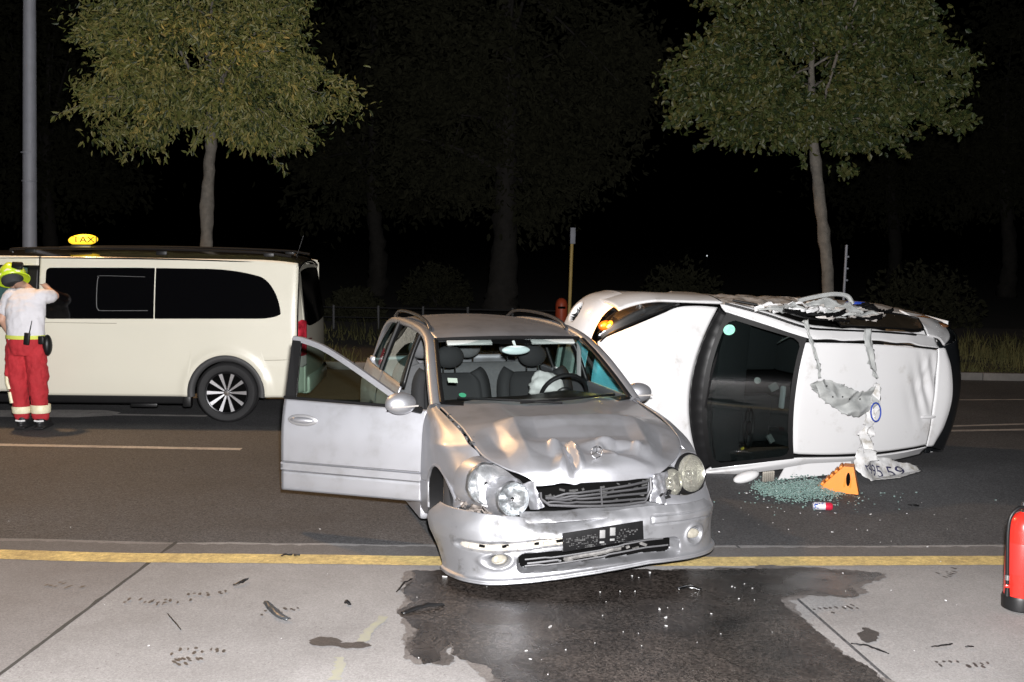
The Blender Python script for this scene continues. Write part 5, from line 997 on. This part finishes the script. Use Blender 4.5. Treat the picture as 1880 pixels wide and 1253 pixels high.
for x, s_ in ((-.05, -1), (.15, 1)):
    b = MB().sphere((x, .06, .06), (.062, .15, .06), 10, 16); P = np.array(b.v); P[:, 2] = np.maximum(P[:, 2], .008); b.v = [tuple(p) for p in P]; chain(b, [((x, -.01, .08), .06), ((x, -.01, .19), .062)]); b.box((x, .05, .012), (.115, .30, .024), bev=.008)
    organic(b, 'boot', M_boot, ps, .009, 3)
    MB().tube([(x-.05, -.062, .09), (x, -.072, .085), (x+.05, -.062, .09)], .010, 6).build('boot_reflector', mat('boot_silver', (.7, .7, .7), .4), ps)
hm = MB().sphere((0, 0, 0), (.125, .155, .125), 20, 30); P = np.array(hm.v); P[:, 2] = np.where(P[:, 2] < -.035, -.035, P[:, 2]); P[:, 2] += .012*np.exp(-(P[:, 0]/.03)**2)*(P[:, 2] > .0); hm.v = [tuple(p) for p in P]
he = empty('helmet', (-.255, .30, 1.625)); he.parent = ps; he.rotation_euler = (-.5, -.25, .2); he.scale = (1.14, 1.14, 1.14)
hm.build('helmet_shell', M_helm, he); MB().lathe([(.118, -.04), (.15, -.045), (.155, -.035), (.12, -.02)], 30).build('helmet_brim', M_helm, he)
MB().tube([(-.10, -.10, -.02), (0, -.155, .0), (.10, -.10, -.02)], .012, 6).build('helmet_band', M_hivis, he)
nk = MB(); loft_body(nk, [((0, -.03, -.045), .10, .11), ((0, -.05, -.08), .095, .085), ((.01, -.06, -.115), .08, .05)]); nk.build('neck_guard', mat('guard_grey', (.03, .032, .035), .8), he)
MB().box((.09, -.125, .03), (.10, .05, .07), rot('Y', .3), .012).build('helmet_clip', M_blackpl, he)
rd_ = empty('radio', (.085, -.155, .985)); rd_.parent = ps; rd_.rotation_euler = (0, .12, 0)
MB().box((0, 0, 0), (.06, .035, .13), bev=.008).build('radio_case', M_blackpl, rd_); MB().tube([(.02, 0, .06), (.035, 0, .20)], [.008, .004], 6).build('radio_antenna', M_blackpl, rd_)
ph = MB().sphere((.235, .0, .905), (.05, .06, .115), 10, 14); ph.build('belt_pouch', M_blackpl, ps); MB().box((.20, -.07, .965), (.06, .04, .09), bev=.01).build('torch', M_blackpl, ps)
# ================================================================== trees, pole, far things
M_bark = mat('bark', (.15, .135, .115), .9, c2=(.085, .077, .066), scale=9, bump=.9, bscale=14)
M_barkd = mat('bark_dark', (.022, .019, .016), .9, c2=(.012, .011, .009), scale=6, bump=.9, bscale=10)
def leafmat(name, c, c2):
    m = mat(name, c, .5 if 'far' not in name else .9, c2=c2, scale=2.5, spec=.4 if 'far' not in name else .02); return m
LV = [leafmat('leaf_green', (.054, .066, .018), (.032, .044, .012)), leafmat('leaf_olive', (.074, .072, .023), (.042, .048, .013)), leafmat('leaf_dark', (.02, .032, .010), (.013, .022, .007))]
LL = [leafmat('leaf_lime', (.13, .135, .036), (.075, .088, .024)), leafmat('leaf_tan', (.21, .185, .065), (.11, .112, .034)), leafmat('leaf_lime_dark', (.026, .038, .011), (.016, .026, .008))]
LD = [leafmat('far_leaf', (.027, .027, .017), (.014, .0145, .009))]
def leaves(cs, outward, size, rnd, droop=.6, aspect=.45):
    n = len(cs); d = rnd.normal(size=(n, 3)); d += outward*.8; d[:, 2] -= droop; d /= np.linalg.norm(d, axis=1)[:, None]
    s = np.cross(d, rnd.normal(size=(n, 3))); s /= np.linalg.norm(s, axis=1)[:, None]; nn = np.cross(d, s); L = size*rnd.uniform(.6, 1.25, (n, 1)); w = L*aspect
    V = np.stack([cs, cs+d*L*.35+s*w*.5+nn*L*.08, cs+d*L*.75+s*w*.35+nn*L*.05, cs+d*L-nn*L*.08, cs+d*L*.75-s*w*.35+nn*L*.05, cs+d*L*.35-s*w*.5+nn*L*.08], 1).reshape(-1, 3)
    b = np.arange(n)[:, None]*6
    Fs = np.concatenate([b+np.array([[0, 1, 2, 3]]), b+np.array([[0, 3, 4, 5]])], 0); return V, Fs
def tree(name, base, path, radii, lobes, nclump, nleaf, size, label, seed, mats, bark, aspect=.45, droop=.6, clump=.22, group=None, limbs=10, shell=.55, twigs=0, mw=(.45, .35, .2)):
    rnd = np.random.default_rng(seed); t = empty(name, base, 0, label, 'tree', group); base = np.array(base, float)
    P = cr([np.array(p)-base for p in path], 40); rr_ = np.interp(np.linspace(0, 1, 40), np.linspace(0, 1, len(radii)), radii)
    V, n = [], 16; tb = MB(); tb.tube([tuple(p) for p in P], list(rr_), n); VV = np.array(tb.v); f = fbm(VV, 3.5, seed, 3); f2 = fbm(VV, 11, seed+3, 2); ax = np.repeat(P, n, 0)
    VV += (VV-ax)*(f*.28+f2*.22)[:, None]; tb.v = [tuple(v) for v in VV]
    lb = [(np.array(c)-base, np.array(r_)) for c, r_ in lobes]; vol = np.array([np.prod(r_)**.8 for _, r_ in lb]); vol /= vol.sum()
    Cs, out, tips = [], [], []
    for k in range(nclump):
        c, r_ = lb[rnd.choice(len(lb), p=vol)]; d = rnd.normal(size=3); d /= np.linalg.norm(d); q = shell+(1-shell)*rnd.random()**.7
        p = c+d*r_*q*.95*(1+.15*rnd.normal()); tips.append(p); m_ = int(nleaf*rnd.uniform(.5, 1.4)); sp = clump*rnd.uniform(.6, 1.3)
        pts = p+rnd.normal(size=(m_, 3))*np.array([sp, sp, sp*.7]); Cs.append(pts); out.append(np.repeat(d[None], m_, 0))
    for k in range(twigs):                    # drooping leafy twigs that break the outline
        q = tips[rnd.integers(len(tips))]; c = np.mean([x for x, _ in lb], 0); d = q-c; d[1] *= .4; d /= np.linalg.norm(d); L_ = rnd.uniform(.35, .8); m_ = 46; tt = rnd.random((m_, 1)); dr_ = d*np.array([1, 1, .45])+np.array([0, 0, -.35])
        Cs.append(q+dr_*tt*L_+rnd.normal(size=(m_, 3))*.05*(1.2-tt)); out.append(np.repeat(dr_[None], m_, 0)); tb.tube([tuple(q-d*.3), tuple(q), tuple(q+dr_*L_)], [.012, .008, .003], 5)
    for k in range(limbs):
        i = rnd.integers(len(P)*6//10, len(P)); q = tips[rnd.integers(len(tips))]; mid = (P[i]*.5+q*.5)+np.array([0, 0, .15]); tb.tube([tuple(x) for x in cr([P[i], mid, q], 8)], list(np.linspace(rr_[i]*.45, .012, 8)), 6)
    tb.build('trunk', bark, t, True, None)
    Cs = np.concatenate(Cs); out = np.concatenate(out); V, Fs = leaves(Cs, out, size, rnd, droop, aspect)
    cl = np.repeat(rnd.choice(len(mats), len(Cs), p=np.array(mw[:len(mats)])/sum(mw[:len(mats)])), 1); mi = np.concatenate([cl, cl])
    me = bpy.data.meshes.new('crown'); me.from_pydata(V.tolist(), [], Fs.tolist())
    for m_ in mats: me.materials.append(m_)
    me.polygons.foreach_set('material_index', mi.astype(np.int32)); me.update(); o = bpy.data.objects.new('crown', me); col.objects.link(o); o.parent = t; o['kind'] = 'stuff'
    return t
def lobe(u, v, ru, rv, Y, depth=None, dy=0): c = AT(u, v, Y+dy); s = F_PX/Y; return (c, (ru/s, depth or (ru+rv)/2/s, rv/s))
Y1 = 18.2
b1 = AT(385, 450, Y1); base1 = (b1[0], Y1, .05)
tree('street_tree', base1, [base1, AT(379, 450, Y1), AT(383, 330, Y1), AT(388, 240, Y1), AT(385, 120, Y1), AT(392, -60, Y1)], [.122, .105, .098, .085, .05, .015],
     [lobe(370, -40, 185, 150, Y1, 1.6), lobe(370, 110, 185, 130, Y1, 1.6), lobe(470, 170, 120, 95, Y1, 1.3), lobe(280, 170, 95, 90, Y1, 1.2), lobe(535, 70, 70, 80, Y1, .8), lobe(590, 180, 75, 22, Y1, .5), lobe(640, 200, 38, 14, Y1, .3), lobe(180, 238, 42, 14, Y1, .3), lobe(270, 270, 28, 30, Y1, .4), lobe(205, 60, 50, 60, Y1, .6), lobe(500, 245, 60, 32, Y1, .5)],
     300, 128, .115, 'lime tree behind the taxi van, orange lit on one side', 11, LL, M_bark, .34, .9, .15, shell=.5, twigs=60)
base2 = (AT(1525, 540, Y1)[0], Y1, .05)
tree('street_tree', base2, [base2, AT(1520, 520, Y1), AT(1507, 380, Y1), AT(1494, 260, Y1), AT(1490, 120, Y1), AT(1500, -60, Y1)], [.115, .10, .092, .078, .05, .015],
     [lobe(1500, -40, 230, 130, Y1, 1.7), lobe(1480, 110, 225, 120, Y1, 1.7), lobe(1330, 150, 95, 80, Y1, 1.1), lobe(1650, 120, 110, 120, Y1, 1.2), lobe(1560, 230, 120, 55, Y1, 1.0), lobe(1400, 225, 120, 50, Y1, 1.0), lobe(1255, 135, 40, 16, Y1, .3), lobe(1250, 205, 34, 16, Y1, .3), lobe(1720, 230, 50, 22, Y1, .4), lobe(1760, 90, 35, 40, Y1, .4), lobe(1545, 305, 26, 20, Y1, .3)],
     340, 125, .105, 'round crowned tree behind the overturned white car', 12, LV, M_bark, .6, .5, .15, shell=.5, twigs=45)
# the dark park trees further back
Y2_ = 31.
bb_ = (AT(920, 570, Y2_)[0], Y2_, 0)
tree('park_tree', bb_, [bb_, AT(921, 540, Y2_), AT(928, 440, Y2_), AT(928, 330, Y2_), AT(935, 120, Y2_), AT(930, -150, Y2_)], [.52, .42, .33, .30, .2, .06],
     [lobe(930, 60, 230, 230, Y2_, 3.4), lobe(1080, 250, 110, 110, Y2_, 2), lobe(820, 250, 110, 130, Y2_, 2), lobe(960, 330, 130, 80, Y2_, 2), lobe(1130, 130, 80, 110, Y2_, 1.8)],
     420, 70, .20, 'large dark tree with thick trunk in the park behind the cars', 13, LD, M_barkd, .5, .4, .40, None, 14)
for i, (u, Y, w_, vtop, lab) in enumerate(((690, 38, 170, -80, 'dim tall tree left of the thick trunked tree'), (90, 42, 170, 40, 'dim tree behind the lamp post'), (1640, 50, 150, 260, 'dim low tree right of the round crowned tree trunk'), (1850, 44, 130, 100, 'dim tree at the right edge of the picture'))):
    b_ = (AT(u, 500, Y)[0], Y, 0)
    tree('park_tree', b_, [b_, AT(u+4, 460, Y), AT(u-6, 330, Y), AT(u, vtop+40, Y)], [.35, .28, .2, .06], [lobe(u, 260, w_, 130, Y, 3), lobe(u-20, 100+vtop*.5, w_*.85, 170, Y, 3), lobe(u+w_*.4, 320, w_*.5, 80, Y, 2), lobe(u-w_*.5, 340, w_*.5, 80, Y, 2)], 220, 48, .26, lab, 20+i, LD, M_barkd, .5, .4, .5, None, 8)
# low bushes and undergrowth at the park edge
for i, (u, Y, w_, h_, lab) in enumerate(((650, 26.8, 60, 30, 'dark low bush beyond the knee rail'), (1250, 29, 90, 55, 'dark shrub beyond the front of the white car'), (1690, 28, 120, 60, 'dark shrub beyond the rear of the white car'), (800, 33, 70, 40, 'dark shrub left of the thick trunk'))):
    b_ = np.array((AT(u, 560, Y)[0], Y, 0)); rnd = np.random.default_rng(50+i); s = F_PX/Y; n = 1500; d = rnd.normal(size=(n, 3)); d /= np.linalg.norm(d, axis=1)[:, None]; d[:, 2] = np.abs(d[:, 2]); C_ = d*rnd.uniform(.5, 1, (n, 1))*np.array([w_/s, .9, 2*h_/s])
    V, Fs = leaves(C_, d, .16, rnd, 0, .5); t = empty('bush', b_, 0, lab, 'bush'); MB().tube([(0, 0, 0), (.05, 0, .3), (.2, .1, .7)], [.04, .03, .01], 6).tube([(0, 0, 0), (-.2, .1, .6)], [.035, .01], 6).build('stem', M_barkd, t)
    o = mesh_obj('foliage', V, Fs, LD[0], t, False); o['kind'] = 'stuff'
# lamp post with its sodium luminaire (above the picture)
M_galv = mat('galvanised_steel', (.22, .23, .26), .6, .1, var=.2, scale=5, bump=.1)
pb_ = AT(54, 300, 17.6); lp_ = empty('lamp_post', (pb_[0], 17.6, 0), 0, 'tall grey steel lamp post behind the taxi van', 'lamp post')
MB().tube([(-.06, 0, 0), (-.045, 0, 1.2), (-.045, 0, 1.25), (.05, 0, 5), (.14, 0, 8.6)], [.125, .125, .112, .100, .075], 20).build('pole', M_galv, lp_)
for z in (2.9, 3.35): MB().lathe([(.112, -.012), (.118, -.008), (.118, .008), (.112, .012)], 20, (-.01, 0, z)).build('clamp', M_galv, lp_)
MB().tube(cr([(.14, 0, 8.5), (.18, -.5, 8.9), (.3, -1.8, 9.08), (.4, -3.2, 9.08)], 20), .04, 8).build('arm', M_galv, lp_)
lh = MB().sphere((.42, -3.5, 9.05), (.17, .42, .10), 10, 18).build('lamp_head', M_galv, lp_); MB().sphere((.42, -3.5, 8.99), (.12, .30, .08), 8, 14).build('lamp_glass', emis('sodium_glow', (1, .55, .16), 25), lp_)
sl2 = bpy.data.lights.new('sodium_lamp', 'SPOT'); sl2.energy = 3300; sl2.color = (1, .58, .26); sl2.spot_size = R(150); sl2.spot_blend = .9; sl2.shadow_soft_size = .25
slo = bpy.data.objects.new('sodium_lamp', sl2); col.objects.link(slo); slo.parent = lp_; slo.location = (.42, -3.5, 8.85); slo.rotation_euler = Vector((7., -5.5, -8.)).to_track_quat('-Z', 'Y').to_euler()
# orange litter bin and the yellow stop post beside it
p_ = AT(1031, 560, 23.2); bn = empty('litter_bin', (p_[0], 23.2, .02), 0, 'orange domed litter bin beside the yellow post', 'bin'); s = 23.2/F_PX
zt_ = AT(1031, 549, 23.2)[2]; MB().lathe([(.0, zt_), (.05, zt_-.008), (.10, zt_-.05), (.128, zt_-.13), (.13, zt_-.2), (.13, .12), (.12, .10), (0, .10)], 24).build('bin_body', mat('bin_orange', (.36, .055, .02), .5, var=.3, scale=6), bn); MB().box((0, -.131, zt_-.2), (.16, .01, .05), bev=.004).build('bin_slot', M_dark, bn); MB().tube([(0, .1, 0), (0, .1, .3)], .04, 8).build('bin_foot', M_galv, bn)
p_ = AT(1048, 500, 23.); po = empty('stop_post', (p_[0]-.02, 23., .02), 0, 'slim yellow post with a grey plate box on top', 'post'); zt_ = AT(1048, 420, 23.)[2]
MB().tube([(0, 0, 0), (.03, 0, zt_-.3)], .036, 10).build('post', mat('post_yellow', (.42, .30, .10), .6, var=.3, scale=9), po); MB().box((.04, 0, zt_-.17), (.11, .30, .34), bev=.01).build('plate_box', M_galv, po)
p_ = AT(1549, 520, 18.6); po = empty('marker_post', (p_[0], 18.6, .05), 0, 'thin grey post with brackets right of the tree trunk', 'post'); zt_ = AT(1550, 450, 18.6)[2]; MB().tube([(0, 0, 0), (.02, 0, zt_-.05)], .022, 8).build('post', M_galv, po)
for k in range(3): MB().box((.04, 0, zt_-.25-.2*k), (.06, .02, .03), bev=.004).build('bracket', M_galv, po)
# knee rail fence
fn = empty('knee_rail_fence', (0, 24.3, 0), 0, 'low tubular steel fence with thin posts along the pavement', 'fence')
for k in range(22):
    x = -12+k*1.0; MB().tube([(x, 0, 0), (x, 0, .55)], .028, 8).build('post', mat('fence_post', (.07, .07, .072), .6, .2), fn)
for z in (.5, .28): MB().tube([(-12, 0, z), (9, 0, z)], .014, 6).build('rail', mat('fence_rail', (.006, .006, .0065), .8), fn)
# far lights
for (u, v, c, lab) in ((790, 501, (1, .9, .75), 'tiny white light left of the thick trunk'), (851, 533, (1, .85, .6), 'tiny warm light low beside the thick trunk'), (893, 541, (1, .45, .2), 'tiny orange light at the foot of the thick trunk'), (949, 479, (.9, .9, 1), 'tiny white light right of the thick trunk'), (998, 547, (1, .9, .7), 'tiny light left of the orange bin'), (1298, 470, (.9, .95, 1), 'tiny light above the white car bonnet'), (1833, 535, (1, .9, .8), 'tiny light near the right edge')):
    p_ = AT(u, v, 90); lm = empty('distant_lamp', (p_[0], p_[1], 0), 0, lab, 'lamp'); MB().sphere((0, 0, p_[2]), .055, 6, 8).build('glow', emis('far_glow_%d' % u, c, .9), lm); MB().tube([(0, .1, 0), (0, .1, max(.3, p_[2]))], .05, 6).build('stem', M_barkd, lm)
# ================================================================== loose things on the ground
# fire extinguisher at the right edge
p_ = G(1872, 1120); ex = empty('fire_extinguisher', (p_[0], p_[1], .012), -.35, 'red fire extinguisher with black hose and black foot at the right edge', 'fire extinguisher')
M_red = mat('extinguisher_red', (.46, .020, .014), .28, 0., .5, var=.12, scale=5)
MB().lathe([(.0, .05), (.093, .05), (.097, .07), (.097, .47), (.094, .505), (.083, .54), (.062, .565), (.036, .58), (.03, .585)], 48).build('cylinder', M_red, ex)
MB().lathe([(.0, .0), (.096, .0), (.104, .006), (.105, .07), (.101, .085), (.097, .086)], 40).build('foot_ring', M_blackpl, ex)
MB().lathe([(.03, .58), (.032, .60), (.024, .61), (.024, .64), (.0, .64)], 20).build('valve', M_chrome, ex)
MB().tube([(-.02, 0, .635), (.06, 0, .65), (.13, 0, .66)], .011, 8).build('lever', M_blackpl, ex)
hs = cr([(0, -.02, .615), (-.045, -.05, .612), (-.085, -.072, .565), (-.096, -.078, .48), (-.092, -.082, .34), (-.085, -.083, .20)], 40); MB().tube([tuple(p) for p in hs], .0115, 10).build('hose', M_blackpl, ex)
MB().tube([(-.085, -.083, .215), (-.084, -.083, .185)], .014, 12).build('ferrule', M_chrome, ex)
MB().tube([(-.084, -.083, .185), (-.081, -.083, .14), (-.080, -.083, .09)], [.010, .012, .016], 12).build('nozzle', M_blackpl, ex)
MB().box((-.083, -.086, .15), (.030, .03, .02), bev=.006).build('hose_clip', M_red, ex)
MB().lathe([(.0975, .22), (.0985, .225), (.0985, .40), (.0975, .405)], 48).build('label_wrap', mat('label_wrap', (.40, .022, .018), .35), ex)
# orange wheel chock
p_ = G(1545, 903); ck = empty('wheel_chock', (p_[0], p_[1]+.02, .0), -.35, 'orange plastic wheel chock with hand slot beside the broken glass', 'wheel chock')
M_or = mat('chock_orange', (.66, .20, .015), .5, var=.1, scale=10)
MX = Matrix(((1, 0, 0, 0), (0, 0, -1, .08), (0, 1, 0, 0), (0, 0, 0, 1)))
pr_ = [(-.20, 0), (.15, 0), (.10, .235), (.02, .235)]
MB().prism(pr_, .16, MX).build('chock_body', M_or, ck, False)
for k in range(6): t = (k+.5)/6; MB().box((-.20+.22*t-.008, 0, .235*t+.008), (.03, .155, .02), rot('Y', -.815), .004).build('tread_rib', M_or, ck)
for x0 in (.035, .085): MB().box((x0, -.081, .12), (.012, .006, .13), rot('Y', .1), .002).build('side_rib', M_or, ck)
MB().sphere((.06, -.081, .125), (.018, .006, .06), 8, 14).build('hand_slot', M_dark, ck)
# can lying on the asphalt
p_ = G(1510, 937); cn = empty('drink_can', (p_[0], p_[1], .033), -.12, 'small drink can lying on the asphalt, white and blue with red end', 'can'); RZ = rot('Y', math.pi/2)
MB().lathe([(.0, -.078), (.024, -.078), (.027, -.072), (.031, -.064), (.0315, .02)], 20, rot=RZ).build('can_body', mat('can_white', (.55, .55, .58), .3, .3, c2=(.03, .06, .25), scale=22, thr=(.42, .46)), cn)
MB().lathe([(.0315, .02), (.0315, .062), (.027, .072), (.024, .076), (0, .074)], 20, rot=RZ).build('can_end', mat('can_red', (.50, .02, .05), .3, .3), cn)
# broken side window: heap of greenish cubes (no one could count them)
gv, gf = [], []; cb = [(0, 2, 3, 1), (4, 5, 7, 6), (0, 1, 5, 4), (2, 6, 7, 3), (0, 4, 6, 2), (1, 3, 7, 5)]
M_shard = mat('shard_glass', (.10, .18, .16), .15, 0., .6, c2=(.26, .36, .335), scale=60, trans=.2)
for k in range(3550):
    if k < 3420: t = random.betavariate(1.6, 1.4); u = 1382+t*175+random.gauss(0, 6); v = 893+12*math.sin(t*3.0)+random.gauss(0, 5+5*math.sin(math.pi*t)); h = random.random()*.055*max(0, math.sin(math.pi*min(1, max(0, (t-.25)/.6))))
    else: u, v, h = random.gauss(1480, 90), 905+abs(random.gauss(0, 14)), 0
    q = G(u, v); s = random.uniform(.0025, .006); Mr = rot('Z', random.uniform(0, 6)) @ rot('X', random.uniform(-.6, .6)); b0 = len(gv)
    gv += [tuple(Vector((q[0], q[1], .004+h+s))+Mr @ Vector((i*s*1.3, j*s, kk*s*.6))) for kk in (-1, 1) for j in (-1, 1) for i in (-1, 1)]; gf += [tuple(b0+i for i in f) for f in cb]
tag(mesh_obj('broken_glass', gv, gf, M_shard, smooth=False), 'heap of greenish broken window glass in front of the white car', 'glass', kind='stuff')
# white mirror shell, beige slatted trim, white panel under the car
p_ = G(1372, 888); o = empty('mirror_shell', (p_[0], p_[1]+.05, .05), .3, 'white door mirror shell lying by the broken glass', 'mirror'); b = MB().sphere((0, 0, 0), (.13, .06, .05), 12, 18, rot('Y', -.25)); b.build('shell', M_wpaint, o); MB().box((0, .04, .0), (.2, .03, .06), rot('Y', -.25), .01).build('backing', M_blackpl, o)
p_ = G(1415, 894); o = empty('slatted_trim', (p_[0], p_[1]+.10, .05), .5, 'beige slatted trim piece leaning by the broken glass', 'trim')
for k in range(6): MB().box((k*.022-.055, 0, .02), (.016, .02, .13), rot('Y', -.5) @ rot('X', .5), .003).build('slat', M_beige, o)
p_ = G(1450, 885); o = mesh_obj('torn_door_card', [(-.1, 0, .0), (.75, .08, .01), (.72, .10, .11), (.25, .06, .12), (-.02, .03, .10)], [(0, 1, 2, 3, 4)], M_wpaint, None, False, solid=.012); o.location = (p_[0], p_[1]+.06, .01); o.rotation_euler = (0, 0, .30); tag(o, 'torn white trim panel wedged under the white car', 'panel')
# dark plastic fragments
def frag(u, v, pts, w_, th, name, label, m=M_blackpl, z=.015):
    C_ = cr([np.r_[G(*p)[:2], z+h] for p, h in pts], 18); g = np.zeros((18, 5, 3)); t = np.gradient(C_, axis=0); t /= np.linalg.norm(t, axis=1)[:, None]
    for i in range(18):
        s = np.cross(t[i], [0, 0, 1.]); s /= np.linalg.norm(s)+1e-9; ww = w_*(.55+.45*math.sin(math.pi*(.1+.8*i/17)))
        for j in range(5): e = j/2-1; g[i, j] = C_[i]+s*ww*e*.5+np.array([0, 0, .25*ww*(1-e*e)])
    g[..., 2] += fbm(g, 30, 3, 2)*.006; o = gmesh(name, g, m, None, solid=th); return tag(o, label, 'fragment', 'broken car fragments')
frag(0, 0, [((488, 1113), .01), ((500, 1126), .012), ((513, 1138), .012), ((530, 1144), .006)], .05, .006, 'plastic_fragment', 'long dark curved plastic fragment on the concrete', mat('fragment_grey', (.045, .05, .055), .35, var=.4, scale=30))
frag(0, 0, [((428, 1079), .0), ((440, 1077), .008), ((455, 1070), .012)], .03, .004, 'plastic_fragment', 'small black curved fragment below the yellow line')
frag(0, 0, [((516, 1025), .0), ((526, 1023), .004), ((537, 1022), .0)], .022, .006, 'plastic_fragment', 'black sliver lying on the yellow line')
frag(0, 0, [((539, 1023), .0), ((545, 1023), .004), ((551, 1023), .0)], .02, .006, 'plastic_fragment', 'short black chip lying on the yellow line')
frag(0, 0, [((738, 1131), .0), ((765, 1124), .01), ((790, 1119), .012), ((815, 1116), .004)], .045, .006, 'plastic_fragment', 'black rubber strip at the left rim of the wet stain')
frag(0, 0, [((728, 1091), .0), ((742, 1078), .012), ((757, 1068), .004)], .014, .005, 'plastic_fragment', 'thin bent wire at the rim of the wet stain')
frag(0, 0, [((1243, 1087), .0), ((1262, 1085), .012), ((1288, 1087), .0)], .05, .004, 'plastic_fragment', 'crumpled chrome strip on the wet stain', M_chrome)
frag(0, 0, [((1562, 1187), .0), ((1590, 1192), .006), ((1632, 1205), .0)], .014, .004, 'plastic_fragment', 'thin dark rod on the concrete right of the stain')
frag(0, 0, [((1710, 1193), .0), ((1732, 1190), .004), ((1748, 1187), .0)], .014, .004, 'plastic_fragment', 'thin black sliver left of the fire extinguisher')
frag(0, 0, [((1772, 1193), .0), ((1779, 1193), .004), ((1787, 1192), .0)], .016, .004, 'plastic_fragment', 'short black sliver nearest the fire extinguisher')
frag(0, 0, [((632, 1112), .0), ((637, 1112), .01), ((643, 1114), .0)], .03, .01, 'plastic_fragment', 'small black chip left of the wet stain')
frag(0, 0, [((1668, 930), .0), ((1676, 932), .006), ((1686, 931), .0)], .03, .008, 'plastic_fragment', 'black chip on the asphalt right of the can')
frag(0, 0, [((308, 1132), .0), ((320, 1146), .003), ((332, 1160), .0)], .008, .003, 'plastic_fragment', 'thin grey wire on the left concrete slab')
# pale splinters of lacquer and lamp glass (uncountable)
gv, gf = [], []
for k in range(100):
    if k < 30: u, v = random.gauss(1120, 260), 1050+abs(random.gauss(0, 60))
    elif k < 65: u, v = random.uniform(0, 1880), random.uniform(930, 1250)
    else: u, v = random.gauss(1450, 200), random.gauss(945, 22)
    if v < 880 or v > 1300: continue
    q = G(u, v); s = random.choice((.0012, .0015, .0015, .002, .002, .003, .003, .006)); a = random.uniform(0, 6); b0 = len(gv); e = random.uniform(1, 3)
    for kk, (i, j) in enumerate(((-e, -1), (e, -.8), (e*.8, 1), (-e*.6, .7))): gv.append((q[0]+s*(i*math.cos(a)-j*math.sin(a)), q[1]+s*(i*math.sin(a)+j*math.cos(a)), .014+random.uniform(0, s)))
    n0_ = len(gv); gv += [(x, y, .011) for x, y, z in gv[b0:n0_]]
    gf += [(b0, b0+1, b0+2, b0+3)]+[(b0+i, b0+4+i, b0+4+(i+1) % 4, b0+(i+1) % 4) for i in range(4)]
tag(mesh_obj('lacquer_splinters', gv, gf, mat('splinter_pale', (.38, .38, .38), .5), smooth=False), 'pale lacquer and lamp splinters strewn over road and concrete', 'debris', kind='stuff')
